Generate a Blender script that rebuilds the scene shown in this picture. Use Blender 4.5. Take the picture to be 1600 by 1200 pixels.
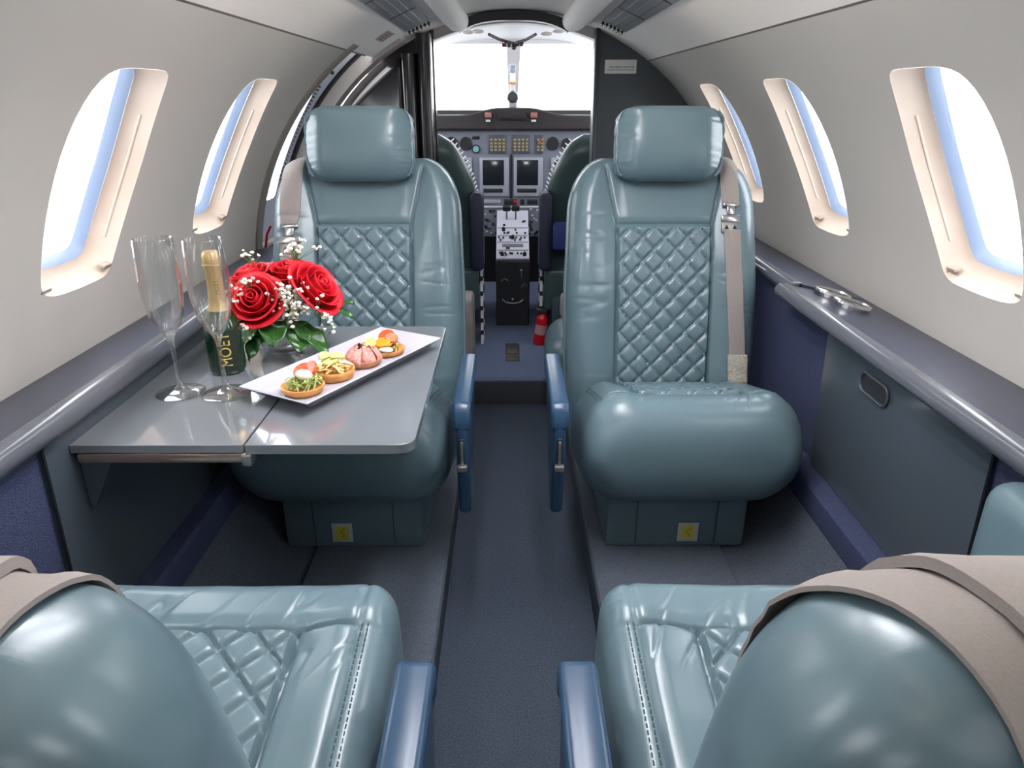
import bpy, bmesh, math, random
import numpy as np
from mathutils import Vector, Matrix, noise
from mathutils.geometry import delaunay_2d_cdt
PI = math.pi
C = bpy.context.scene.collection
for o in list(bpy.data.objects):
    bpy.data.objects.remove(o)
random.seed(7)
rng = np.random.default_rng(5)

# ------------------------------------------------------------------ camera, world, exposure
sc = bpy.context.scene
cam_d = bpy.data.cameras.new('camera'); cam = bpy.data.objects.new('camera', cam_d); C.objects.link(cam)
cam_d.sensor_width = 36; cam_d.lens = 1100 / 1600 * 36; cam_d.clip_start = 0.02; cam_d.clip_end = 500
cam.location = (-0.02, 0, 1.02)
cam.rotation_euler = (PI/2 - math.atan(445/1100), 0, -math.atan(4/1100))
sc.camera = cam
sc.view_settings.view_transform = 'Standard'; sc.view_settings.look = 'None'
sc.view_settings.gamma = 1; sc.view_settings.use_curve_mapping = False
sc.view_settings.exposure = 1.0
sc.cycles.transparent_max_bounces = 32; sc.cycles.max_bounces = 14; sc.cycles.transmission_bounces = 14; sc.cycles.diffuse_bounces = 5
W_ = bpy.data.worlds.new('world'); sc.world = W_; W_.use_nodes = True
wn = W_.node_tree.nodes; wl = W_.node_tree.links
bg = wn['Background']; bg.inputs[1].default_value = 4.3
geo = wn.new('ShaderNodeTexCoord'); sep = wn.new('ShaderNodeSeparateXYZ'); wl.new(geo.outputs['Generated'], sep.inputs[0])
rmp = wn.new('ShaderNodeValToRGB'); wl.new(sep.outputs['Z'], rmp.inputs[0])
rmp.color_ramp.elements[0].position = 0.0; rmp.color_ramp.elements[0].color = (1.0, 0.995, 0.985, 1)
rmp.color_ramp.elements[1].position = 0.6; rmp.color_ramp.elements[1].color = (0.95, 0.975, 1.0, 1)
wl.new(rmp.outputs[0], bg.inputs[0])
FILL_F, FILL_A = 23.0, 2.0    # emission of the added fill strips over the club seats and aft
R0, ZC = 0.758, 0.526   # cabin cross-section circle

# ------------------------------------------------------------------ materials
def lin(c):
    if isinstance(c, str):
        c = [int(c[i:i+2], 16) / 255 for i in (0, 2, 4)]
    return tuple(((x / 12.92) if x <= 0.04045 else ((x + 0.055) / 1.055) ** 2.4) for x in c) + (1,)
MATS = {}
def mat(name, col, rough=0.5, metal=0.0, bump=None, var=None, coat=0.0, spec=0.5, emit=None, sheen=0.0, bdist=0.001, coat_rough=0.1):
    if name in MATS: return MATS[name]
    m = bpy.data.materials.new(name); m.use_nodes = True; n = m.node_tree.nodes; l = m.node_tree.links
    b = n['Principled BSDF']; col = lin(col)
    b.inputs['Base Color'].default_value = col; b.inputs['Roughness'].default_value = rough
    b.inputs['Metallic'].default_value = metal; b.inputs['Coat Weight'].default_value = coat
    b.inputs['Coat Roughness'].default_value = coat_rough
    b.inputs['Specular IOR Level'].default_value = spec; b.inputs['Sheen Weight'].default_value = sheen
    if emit: b.inputs['Emission Color'].default_value = lin(emit[0]); b.inputs['Emission Strength'].default_value = emit[1]
    if bump or var: tc = n.new('ShaderNodeTexCoord')
    if bump:
        t = n.new('ShaderNodeTexNoise'); t.inputs['Scale'].default_value = bump[0]; t.inputs['Detail'].default_value = 3
        l.new(tc.outputs['Object'], t.inputs['Vector'])
        bp = n.new('ShaderNodeBump'); bp.inputs['Strength'].default_value = bump[1]; bp.inputs['Distance'].default_value = bdist
        l.new(t.outputs['Fac'], bp.inputs['Height']); l.new(bp.outputs[0], b.inputs['Normal'])
    if var:   # (scale, other colour, contrast)
        t2 = n.new('ShaderNodeTexNoise'); t2.inputs['Scale'].default_value = var[0]; t2.inputs['Detail'].default_value = 4
        l.new(tc.outputs['Object'], t2.inputs['Vector'])
        r = n.new('ShaderNodeValToRGB'); w = var[2]
        r.color_ramp.elements[0].position = 0.5 - w; r.color_ramp.elements[1].position = 0.5 + w
        r.color_ramp.elements[0].color = col; r.color_ramp.elements[1].color = lin(var[1])
        l.new(t2.outputs['Fac'], r.inputs[0]); l.new(r.outputs[0], b.inputs['Base Color'])
    MATS[name] = m
    return m
def glass_pane_mat():
    m = bpy.data.materials.new('window_pane'); m.use_nodes = True; n = m.node_tree.nodes; l = m.node_tree.links
    n.remove(n['Principled BSDF'])
    tr = n.new('ShaderNodeBsdfTransparent'); gl = n.new('ShaderNodeBsdfGlossy'); gl.inputs['Roughness'].default_value = 0.02
    tr.inputs[0].default_value = (.97, .985, 1, 1)
    mx = n.new('ShaderNodeMixShader'); mx.inputs[0].default_value = 0.06
    l.new(tr.outputs[0], mx.inputs[1]); l.new(gl.outputs[0], mx.inputs[2]); l.new(mx.outputs[0], n['Material Output'].inputs[0])
    return m
def thin_glass(name, mixin=0.0, k=.75, p=2.6):
    m = bpy.data.materials.new(name); m.use_nodes = True; n = m.node_tree.nodes; l = m.node_tree.links
    n.remove(n['Principled BSDF'])
    tr = n.new('ShaderNodeBsdfTransparent'); tr.inputs[0].default_value = (.97, .98, .98, 1)
    gl = n.new('ShaderNodeBsdfGlossy'); gl.inputs['Roughness'].default_value = 0.03
    rf = n.new('ShaderNodeBsdfGlass'); rf.inputs['Roughness'].default_value = 0.0; rf.inputs['IOR'].default_value = 1.45
    fr = n.new('ShaderNodeLayerWeight'); fr.inputs[0].default_value = 0.5
    pw_ = n.new('ShaderNodeMath'); pw_.operation = 'POWER'; l.new(fr.outputs['Facing'], pw_.inputs[0]); pw_.inputs[1].default_value = p
    ma = n.new('ShaderNodeMath'); ma.operation = 'MULTIPLY_ADD'; l.new(pw_.outputs[0], ma.inputs[0]); ma.inputs[1].default_value = k; ma.inputs[2].default_value = .04
    mx = n.new('ShaderNodeMixShader'); l.new(ma.outputs[0], mx.inputs[0])
    l.new(tr.outputs[0], mx.inputs[1]); l.new(gl.outputs[0], mx.inputs[2])
    m2 = n.new('ShaderNodeMixShader'); m2.inputs[0].default_value = mixin
    l.new(mx.outputs[0], m2.inputs[1]); l.new(rf.outputs[0], m2.inputs[2]); l.new(m2.outputs[0], n['Material Output'].inputs[0])
    return m
def clear_glass(name, col=(1, 1, 1, 1), ior=1.45):
    m = bpy.data.materials.new(name); m.use_nodes = True; n = m.node_tree.nodes
    b = n['Principled BSDF']; b.inputs['Transmission Weight'].default_value = 1; b.inputs['Roughness'].default_value = 0.0
    b.inputs['IOR'].default_value = ior; b.inputs['Base Color'].default_value = col
    return m
M_LEATHER = mat('teal_leather', '5c7179', 0.28, bump=(260, 0.10), var=(6, '62777f', 0.25), bdist=0.0006, spec=0.6)
M_LDARK = mat('dark_green_leather', '3c4f4f', 0.34, bump=(260, 0.12), bdist=0.0006)
M_SEAM = mat('seam_thread', '3d5556', 0.7)
M_ARM = mat('blue_arm_pad', '2a4560', 0.28, bump=(200, 0.05))
M_NAVY = mat('navy_pad', '20263a', 0.6)
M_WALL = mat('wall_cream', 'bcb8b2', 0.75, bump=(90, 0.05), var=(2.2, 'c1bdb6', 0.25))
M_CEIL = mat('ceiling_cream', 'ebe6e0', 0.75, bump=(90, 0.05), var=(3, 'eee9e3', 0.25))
M_REVEAL = mat('window_surround', 'c2b0a1', 0.5, var=(14, 'cdbcae', 0.2))
M_GASKET = mat('window_gasket', '75839b', 0.5)
M_PANE = glass_pane_mat()
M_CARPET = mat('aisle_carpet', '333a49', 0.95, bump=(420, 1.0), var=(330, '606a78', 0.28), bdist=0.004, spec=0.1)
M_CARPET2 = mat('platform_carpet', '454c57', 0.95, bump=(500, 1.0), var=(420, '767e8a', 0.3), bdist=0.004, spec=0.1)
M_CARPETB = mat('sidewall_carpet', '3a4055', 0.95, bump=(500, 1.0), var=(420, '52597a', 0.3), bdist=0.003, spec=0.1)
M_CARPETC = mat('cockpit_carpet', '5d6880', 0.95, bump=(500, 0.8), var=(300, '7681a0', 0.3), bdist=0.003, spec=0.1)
M_LEDGE = mat('ledge_slate', '32364a', 0.38, coat=0.1)
M_LIP = mat('ledge_lip', '53565e', 0.25, coat=0.3)
M_PANEL = mat('panel_grey', '464e56', 0.13, coat=0.3)
M_TABLE = mat('table_grey', '6d7175', 0.1, coat=0.6, coat_rough=0.03)
M_TABEDGE = mat('table_edge', '84888a', 0.25)
M_RAIL = mat('rail_copper', 'b09a8c', 0.18, metal=0.8)
M_CHROME = mat('chrome', 'd8d8d8', 0.18, metal=1.0)
M_STEEL = mat('satin_steel', 'a9a7a4', 0.35, metal=0.9)
M_BLACK = mat('black_rubber', '121316', 0.5)
M_DIVL = mat('closet_gloss', '2b282a', 0.22, coat=0.15)
M_DIVR = mat('divider_grey', '42484d', 0.4, bump=(300, 0.1))
M_STRAP = mat('taupe_webbing', '958c88', 0.85, bump=(900, 0.25), var=(700, '8a827e', 0.3), bdist=.0005)
M_WHITE = mat('white_porcelain', 'bab8c3', 0.15, coat=0.5)
M_PLASTICW = mat('white_plastic', 'd8d8dc', 0.4)
M_CREAMP = mat('cream_plastic', 'd6cfc8', 0.5)
M_DARKP = mat('dark_plastic', '2a2a2d', 0.4)
M_GLARE = mat('glareshield_vinyl', '343033', 0.8)
M_INSTR = mat('instrument_grey', '7d8190', 0.5)
M_SCREEN = mat('dark_screen', '22262c', 0.12, coat=0.4)
M_RED = mat('red_paint', 'c8141c', 0.25)
M_GLASS = thin_glass('drinking_glass', .06, .95, 1.9); M_GLASS2 = thin_glass('glass_stem', .30, .95, 1.6)
M_BOTTLE = mat('bottle_green', '10301c', 0.06, coat=0.6)
M_GOLD = mat('gold_foil', 'd2b074', 0.38, metal=0.55, bump=(150, 0.5))
M_LABEL = mat('label_green', '1f2c22', 0.4)
M_GOLDTXT = mat('gold_ink', 'd9b968', 0.4, metal=0.3)
M_YELLOW = mat('yellow_ink', 'c9bd3c', 0.5)
M_STICKER = mat('sticker_grey', 'b9bcb4', 0.5)
M_GREYTXT = mat('grey_ink', '77777a', 0.6)
M_FILLF = mat('fill_emitter', 'ffffff', 0.5, emit=('f6f7ff', FILL_F)); M_UPLIGHT = mat('uplight_emitter', 'ffffff', 0.5, emit=('fff8f0', 13.0)); M_FILLA = mat('fill_emitter_dim', 'ffffff', 0.5, emit=('f6f7ff', FILL_A))  # emission for the added ceiling fill strips and duct uplights

# ------------------------------------------------------------------ helpers
def link(name, me, m=None, parent=None, smooth=True, auto=None):
    o = bpy.data.objects.new(name, me); C.objects.link(o)
    if m is not None: me.materials.append(m)
    if smooth: me.polygons.foreach_set('use_smooth', [True] * len(me.polygons))
    if auto is not None:
        me.set_sharp_from_angle(angle=math.radians(auto))
    if parent is not None: o.parent = parent
    return o
def pyd(name, vs, fs, m=None, parent=None, smooth=True, auto=None, fix=True):
    me = bpy.data.meshes.new(name); me.from_pydata([tuple(map(float, v)) for v in vs], [], [tuple(int(i) for i in f) for f in fs])
    if fix:
        bm = bmesh.new(); bm.from_mesh(me); bmesh.ops.recalc_face_normals(bm, faces=bm.faces); bm.to_mesh(me); bm.free()
    me.update()
    return link(name, me, m, parent, smooth, auto)
class MB:
    def __init__(s): s.v = []; s.f = []
    def add(s, vs, fs):
        b = len(s.v); s.v += [tuple(v) for v in vs]; s.f += [tuple(b + i for i in f) for f in fs]; return s
    def box(s, x0, x1, y0, y1, z0, z1, mtx=None, bev=0, seg=2):
        bm = bmesh.new(); bmesh.ops.create_cube(bm, size=1)
        for v in bm.verts: v.co = Vector((x0 + (v.co.x + .5) * (x1 - x0), y0 + (v.co.y + .5) * (y1 - y0), z0 + (v.co.z + .5) * (z1 - z0)))
        if bev: bmesh.ops.bevel(bm, geom=list(bm.edges), offset=bev, segments=seg, profile=0.5, affect='EDGES')
        return s.bm(bm, mtx)
    def bm(s, bm, mtx=None):
        if mtx is not None: bm.transform(mtx)
        bm.verts.index_update()
        s.add([v.co[:] for v in bm.verts], [[v.index for v in f.verts] for f in bm.faces]); bm.free(); return s
    def lathe(s, prof, n=32, c=(0, 0, 0), mtx=None, cap=True):
        vs = []; fs = []; k = len(prof)
        for i in range(n):
            a = 2 * PI * i / n
            for r, z in prof: vs.append(Vector((r * math.cos(a), r * math.sin(a), z)))
        for i in range(n):
            j = (i + 1) % n
            for q in range(k - 1): fs.append((i*k+q, j*k+q, j*k+q+1, i*k+q+1))
        if cap:
            if prof[0][0] > 1e-5: fs.append([i * k for i in range(n)])
            if prof[-1][0] > 1e-5: fs.append([i * k + k - 1 for i in range(n)][::-1])
        c = Vector(c)
        vs = [((mtx @ v) if mtx is not None else v) + c for v in vs]
        return s.add(vs, fs)
    def tube(s, pts, r, n=8, closed=False, flat=1.0):
        pts = [Vector(p) for p in pts]; m = len(pts)
        rr = r if hasattr(r, '__len__') else [r] * m
        vs = []; fs = []; up = None
        for i, p in enumerate(pts):
            t = (pts[(i+1) % m] - pts[i-1]) if closed else (pts[min(i+1, m-1)] - pts[max(i-1, 0)])
            t.normalize()
            if up is None:
                up = Vector((0, 0, 1)) if abs(t.z) < .9 else Vector((1, 0, 0))
            u = up - t * up.dot(t); u.normalize(); up = u; w = t.cross(u)
            for j in range(n):
                a = 2 * PI * j / n; vs.append(p + (u * math.cos(a) * flat + w * math.sin(a)) * rr[i])
        for i in range(m if closed else m - 1):
            k = (i + 1) % m
            for j in range(n): fs.append((i*n+j, i*n+(j+1) % n, k*n+(j+1) % n, k*n+j))
        if not closed: fs.append(list(range(n))[::-1]); fs.append(list(range((m-1)*n, m*n)))
        return s.add(vs, fs)
    def prism(s, poly, f0, f1):      # poly 2D list, f0/f1 map (a,b)->3D for both ends
        n = len(poly); vs = [f0(*p) for p in poly] + [f1(*p) for p in poly]
        fs = [list(range(n))[::-1], list(range(n, 2*n))] + [(i, (i+1) % n, n+(i+1) % n, n+i) for i in range(n)]
        return s.add(vs, fs)
    def grid(s, fn, nu, nv, closeu=False):
        vs = [fn(i/(nu if closeu else nu-1), j/(nv-1)) for i in range(nu) for j in range(nv)]
        fs = []
        for i in range(nu if closeu else nu - 1):
            k = (i+1) % nu
            for j in range(nv-1): fs.append((i*nv+j, k*nv+j, k*nv+j+1, i*nv+j+1))
        return s.add(vs, fs)
    def ball(s, c, r, n=8, sc=(1, 1, 1)):
        bm = bmesh.new(); bmesh.ops.create_icosphere(bm, subdivisions=2 if n > 6 else 1, radius=r)
        for v in bm.verts: v.co = Vector((v.co.x*sc[0], v.co.y*sc[1], v.co.z*sc[2])) + Vector(c)
        return s.bm(bm)
    def build(s, name, m, parent=None, smooth=True, auto=35, bev=None):
        o = pyd(name, s.v, s.f, m, parent, smooth, auto)
        if bev:
            b = o.modifiers.new('bevel', 'BEVEL'); b.width = bev; b.segments = 3; b.limit_method = 'ANGLE'
            b.angle_limit = math.radians(40); b.harden_normals = False
        return o
def tag(o, label, cat, group=None):
    o['label'] = label; o['category'] = cat
    if group: o['group'] = group
    return o
def thing(name, label, cat, loc=(0, 0, 0), rz=0, group=None):
    o = bpy.data.objects.new(name, None); C.objects.link(o); o.empty_display_size = .05
    o.location = loc; o.rotation_euler = (0, 0, rz)
    return tag(o, label, cat, group)
def struct(o, label=None):
    o['kind'] = 'structure'
    if label: o['label'] = label
    return o
def rrect(hw, hh, r, n=5, cx=0, cy=0):
    p = []
    for k, (sx, sy) in enumerate(((1, 1), (-1, 1), (-1, -1), (1, -1))):
        for i in range(n + 1):
            a = (k + i / n) * PI / 2
            p.append((cx + sx * (hw - r) + r * math.cos(a), cy + sy * (hh - r) + r * math.sin(a)))
    return p
def cyl(side, a, y, R=R0):     # point of the cabin wall: side -1 left, +1 right; a angle above horizontal in degrees
    t = math.radians(a)
    return (side * R * math.cos(t), y, ZC + R * math.sin(t))

# ------------------------------------------------------------------ shell with window holes
def patch(name, y0, y1, a0, a1, side, holes, m, R=R0, step=0.045):
    """curved sheet over (y, arc) with holes; side=0 means the angle runs over the ceiling"""
    S = lambda a: math.radians(a) * R
    s0, s1 = S(a0), S(a1)
    verts = []; edges = []
    def loop(pts):
        b = len(verts); verts.extend(Vector(p) for p in pts); n = len(pts)
        edges.extend((b + i, b + (i+1) % n) for i in range(n))
    ny = max(2, int((y1-y0)/step)); ns = max(2, int((s1-s0)/step))
    out = [(y0+(y1-y0)*i/ny, s0) for i in range(ny)] + [(y1, s0+(s1-s0)*i/ns) for i in range(ns)] + \
          [(y1-(y1-y0)*i/ny, s1) for i in range(ny)] + [(y0, s1-(s1-s0)*i/ns) for i in range(ns)]
    loop(out)
    for h in holes: loop(h)
    def inside(p, poly):
        c = False; n = len(poly)
        for i in range(n):
            (x1, y1_), (x2, y2_) = poly[i], poly[(i+1) % n]
            if (y1_ > p[1]) != (y2_ > p[1]) and p[0] < (x2-x1)*(p[1]-y1_)/(y2_-y1_)+x1: c = not c
        return c
    def near(p, poly, d):
        return any((p[0]-q[0])**2+(p[1]-q[1])**2 < d*d for q in poly)
    for i in range(1, ny):
        for j in range(1, ns):
            p = (y0+(y1-y0)*i/ny, s0+(s1-s0)*j/ns)
            if not any(inside(p, h) or near(p, h, step*.3) for h in holes): verts.append(Vector(p))
    vo, eo, fo, *_ = delaunay_2d_cdt(verts, edges, [], 0, 1e-5)
    fs = []
    for f in fo:
        c = sum((vo[i] for i in f), Vector((0, 0))) / len(f)
        if not any(inside(c, h) for h in holes): fs.append(f)
    vs = []
    for v in vo:
        t = v.y / R
        if side == 0: vs.append((R*math.cos(t), v.x, ZC+R*math.sin(t)))
        else: vs.append((side*R*math.cos(t), v.x, ZC+R*math.sin(t)))
    o = pyd(name, vs, fs, m, None, True, None)
    return struct(o)
WPTS = [(.038, 44.5), (.058, 43.2), (.085, 39.5), (.108, 35.5), (.124, 31), (.127, 27), (.121, 22.5), (.105, 17.8), (.094, 16.4), (.075, 15.8),
        (.04, 15.7), (0, 15.7), (-.05, 15.9), (-.085, 16.5), (-.100, 17.7), (-.106, 20.5), (-.112, 24), (-.121, 29), (-.131, 34), (-.137, 38.5),
        (-.135, 41.8), (-.122, 43.8), (-.095, 44.6), (-.06, 44.8), (-.02, 44.8), (.015, 44.8)]
def win_outline(yc, n=0, sc_=1.0, hw=.124, inset=0.0):
    sc0 = math.radians(30.4) * R0; hh = math.radians(14.9) * R0; k = len(WPTS); pts = []
    for i in range(k):
        P = [WPTS[(i+q) % k] for q in (-1, 0, 1, 2)]
        for t in (0, .5):
            c = [.5*((2*P[1][d])+(-P[0][d]+P[2][d])*t+(2*P[0][d]-5*P[1][d]+4*P[2][d]-P[3][d])*t*t+(-P[0][d]+3*P[1][d]-3*P[2][d]+P[3][d])*t**3) for d in (0, 1)]
            y = c[0]*hw/.124*(1-inset/.13); s_ = (math.radians(c[1])*R0-sc0)*(1-inset/.19)+sc0
            pts.append((yc+y, s_))
    return pts
def make_window(idx, yc, side, label):
    lab = struct(thing_empty('window_%d' % idx), label)
    rings = [(R0-.0005, 0.0), (R0+.003, 0.001), (R0+.007, 0.003), (R0+.022, .009), (R0+.034, .020), (R0+.037, .027)]
    def ringpts(R, ins): return [cyl(side, math.degrees(s/R0), y, R) for y, s in win_outline(yc, inset=ins)]
    vs = []; fs = []; n = 2*len(WPTS)
    for R, ins in rings: vs += ringpts(R, ins)
    for q in range(len(rings)-1):
        for i in range(n): fs.append((q*n+i, q*n+(i+1) % n, (q+1)*n+(i+1) % n, (q+1)*n+i))
    pyd('window_frame', vs, fs, M_REVEAL, lab, True, 50)
    # a lengthwise ridge of the pull-down shade track on each upright of the surround
    mb = MB(); ol = win_outline(yc, inset=.008)
    for i0, i1 in ((5, 14), (31, 40)):
        mb.tube([cyl(side, math.degrees(ol[q][1]/R0), ol[q][0], R0+.020) for q in range(i0, i1)], .0022, 6)
    mb.build('shade_track', M_REVEAL, lab)
    mb = MB(); rr = [(R0+.0375, .026), (R0+.040, .028), (R0+.050, .032), (R0+.056, .035)]
    vs = []; fs = []
    for R, ins in rr: vs += ringpts(R, ins)
    for q in range(len(rr)-1):
        for i in range(n): fs.append((q*n+i, q*n+(i+1) % n, (q+1)*n+(i+1) % n, (q+1)*n+i))
    pyd('gasket', vs, fs, M_GASKET, lab, True, 50)
    # two-faced pane
    a_ = ringpts(R0+.051, .030); b_ = ringpts(R0+.054, .030)
    pyd('pane', a_+b_, [list(range(n)), list(range(n, 2*n))[::-1]]+[(i, (i+1) % n, n+(i+1) % n, n+i) for i in range(n)], M_PANE, lab, False)
    # shade latch at the lower corner
    mb = MB(); yk = yc - .088 if yc < 3 else yc
    for sg in (-1, 1):
        x, y, z = cyl(side, 17.2, yc+sg*.088, R0+.008)
        mb.box(-.004, .010, -.012, .012, -.003, .003, Matrix.Translation((x, y, z)) @ Matrix.Rotation(-side*math.radians(20), 4, 'Y'), .001)
        mb.box(-.003, .003, -.003, .003, -.012, .003, Matrix.Translation((x, y+sg*.01, z)), .0008)
    mb.build('shade_latch', mat('latch_taupe', 'a8968a', 0.4), lab)
    return lab
def thing_empty(name):
    o = bpy.data.objects.new(name, None); C.objects.link(o); return o

WR = [(-.59+.0, 5), (-.03, 6), (.53, 7), (1.09, 1), (1.65, 2), (2.205, 3)]
WL = [(-.56, 8), (0.0, 9), (.56, 10), (1.135, 11), (1.68, 12)]
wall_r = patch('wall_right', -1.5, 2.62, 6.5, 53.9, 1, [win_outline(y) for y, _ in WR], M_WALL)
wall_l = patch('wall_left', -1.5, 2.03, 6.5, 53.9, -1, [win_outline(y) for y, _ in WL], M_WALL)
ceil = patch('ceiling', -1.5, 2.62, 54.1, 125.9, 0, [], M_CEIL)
for y, i in WR: make_window(i, y, 1, 'curved cabin window in the right wall')
for y, i in WL: make_window(i, y, -1, 'curved cabin window in the left wall')
# dark joint strips between wall and ceiling, and outer skin
for k, s_ in enumerate((-1, 1)):
    mb = MB(); mb.tube([cyl(s_, 54, y, R0+.003) for y in (-1.5, 2.62 if s_ > 0 else 2.3)], .004, 6)
    struct(mb.build('trim_%d' % (k+1), mat('joint_dark', '6a6560', .8)), 'dark joint line between wall and ceiling')
# outer hull ring parts (opaque aft end)
mb = MB(); mb.prism([(R0*1.02*math.cos(math.radians(a)), ZC+R0*1.02*math.sin(math.radians(a))) for a in range(-50, 231, 6)],
         lambda x, z: (x, -1.5, z), lambda x, z: (x, -1.54, z))
struct(mb.build('wall_back', M_WALL, smooth=False))

# lower hull: floor, platforms, footwells, side linings
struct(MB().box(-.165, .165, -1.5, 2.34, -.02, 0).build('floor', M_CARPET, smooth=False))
def sweep(name, prof, y0, y1, m, label, closed=True, auto=30):
    mb = MB(); mb.prism(prof, lambda x, z: (x, y0, z), lambda x, z: (x, y1, z))
    return struct(mb.build(name, m, None, True, auto), label)
tn = 3
for s_ in (-1, 1):
    nm = 'left' if s_ < 0 else 'right'
    prof = [(.165, -.02), (.158, .0), (.152, .112), (.156, .119), (.164, .121), (.435, .121), (.437, .10), (.437, -.02)]
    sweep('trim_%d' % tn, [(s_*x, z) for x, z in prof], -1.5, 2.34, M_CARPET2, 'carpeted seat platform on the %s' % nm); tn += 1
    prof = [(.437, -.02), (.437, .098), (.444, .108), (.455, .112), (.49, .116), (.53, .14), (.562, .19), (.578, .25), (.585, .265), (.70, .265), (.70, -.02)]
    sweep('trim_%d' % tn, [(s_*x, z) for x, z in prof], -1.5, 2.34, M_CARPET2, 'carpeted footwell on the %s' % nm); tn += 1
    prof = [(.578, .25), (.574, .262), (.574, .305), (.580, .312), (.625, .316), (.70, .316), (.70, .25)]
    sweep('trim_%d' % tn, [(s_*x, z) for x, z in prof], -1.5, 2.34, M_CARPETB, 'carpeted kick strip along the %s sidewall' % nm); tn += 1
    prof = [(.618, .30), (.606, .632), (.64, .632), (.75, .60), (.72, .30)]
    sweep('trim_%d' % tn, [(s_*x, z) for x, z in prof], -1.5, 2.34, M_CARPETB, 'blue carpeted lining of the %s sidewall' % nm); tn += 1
# riser and forward floor
prof = [(2.335, -.02), (2.335, .085), (2.345, .098), (2.36, .102), (3.75, .102), (3.75, -.02)]
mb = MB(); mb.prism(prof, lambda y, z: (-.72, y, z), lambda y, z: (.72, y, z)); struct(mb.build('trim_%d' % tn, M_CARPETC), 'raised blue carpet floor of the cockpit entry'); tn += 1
struct(MB().box(-.30, .30, 2.325, 2.345, -.0, .088, bev=.004).build('trim_%d' % tn, mat('riser_carpet', '3a3d40', .95, bump=(400, .8)), smooth=False), 'dark carpeted step riser'); tn += 1

# ledges
def ledge(side, y0, y1, jog):
    root = tag(thing_empty('side_ledge'), ('slate grey armrest ledge under the right windows with cup holders' if side > 0 else 'slate grey armrest ledge under the left windows beside the table'), 'ledge')
    def prof(dx): return [(.752, .60), (.752, .617), (.60-dx, .655), (.598-dx, .648), (.598-dx, .640), (.70, .60)]
    def lip(dx): 
        c = (.590-dx, .643); p = [(c[0]+.015*math.cos(t), c[1]+.015*math.sin(t)) for t in [math.radians(a) for a in range(80, 271, 15)]]
        return [(.606-dx, .6565)] + p + [(.612-dx, .626)]
    segs = [(y0, y1, 0)] if not jog else [(y0, jog, jogd), (jog, y1, 0)]
    a = MB(); b = MB()
    for (ya, yb, dx) in segs:
        a.prism([(side*x, z) for x, z in prof(dx)], lambda x, z: (x, ya, z), lambda x, z: (x, yb, z))
        b.prism([(side*x, z) for x, z in lip(dx)], lambda x, z: (x, ya, z), lambda x, z: (x, yb, z))
    if jog:  # rounded end of the wide part
        pass
    a.build('ledge_top', M_LEDGE, root); b.build('front_lip', M_LIP, root, bev=.004)
    return root
jogd = .030
led_r = ledge(1, -1.49, 2.55, 1.47)
led_l = ledge(-1, -1.49, 2.02, None)
for yc_, xc_ in ((1.452-.02, .655), (1.37-.02, .658)):
    mb = MB(); mtx = Matrix.Rotation(math.radians(14), 4, 'Y')
    mb.lathe([(.026, -.03), (.030, -.028), (.031, .003), (.034, .006), (.038, .004), (.0385, 0.0)], 40, (xc_, yc_, .6435), mtx, cap=False)
    mb.lathe([(0.0, -.006), (.0305, -.0058)], 40, (xc_, yc_, .6435), mtx, cap=False)
    mb.build('cup_holder', M_CHROME, led_r)

# compartment doors under the ledges
def side_panel(side, y0, y1, label):
    r = tag(thing_empty('compartment_panel'), label, 'panel')
    f = lambda z: side*(.598 + (.60-z)*.03)
    pts = [(y0, .604), (y1, .604), (y1, .318), (y0, .318)]
    pts = [(y0+.006, .622), (y1-.006, .622), (y1, .616), (y1, .326), (y1-.006, .318), (y0+.006, .318), (y0, .326), (y0, .616)]
    mb = MB(); mb.prism(pts, lambda y, z: (f(z), y, z), lambda y, z: (f(z)+side*.02, y, z))
    mb.build('door', M_PANEL, r, smooth=True, auto=20)
    mb = MB()
    e = .004
    for a_, b_ in zip(pts, pts[1:]+pts[:1]):
        mb.tube([(f(a_[1])+side*.003, a_[0], a_[1]), (f(b_[1])+side*.003, b_[0], b_[1])], .002, 6)
    mb.build('shadow_gap', M_BLACK, r)
    yh = y1 - .20
    mb = MB(); mb.prism(rrect(.047, .017, .016), lambda a, b: (f(.56)-side*.002, yh+a, .565+b), lambda a, b: (f(.56)+side*.003, yh+a, .565+b))
    mb.build('latch', M_DARKP, r)
    mb = MB(); pr = rrect(.047, .017, .016)
    mb.tube([(f(.56)-side*.003, yh+a, .565+b) for a, b in pr], .0022, 6, closed=True)
    mb.build('latch_rim', M_LIP, r)
    return r
side_panel(1, .80, 1.30, 'glossy grey compartment panel with flush latch in the right sidewall')
side_panel(-1, .78, 1.60, 'glossy grey compartment panel in the left sidewall under the table')

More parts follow.
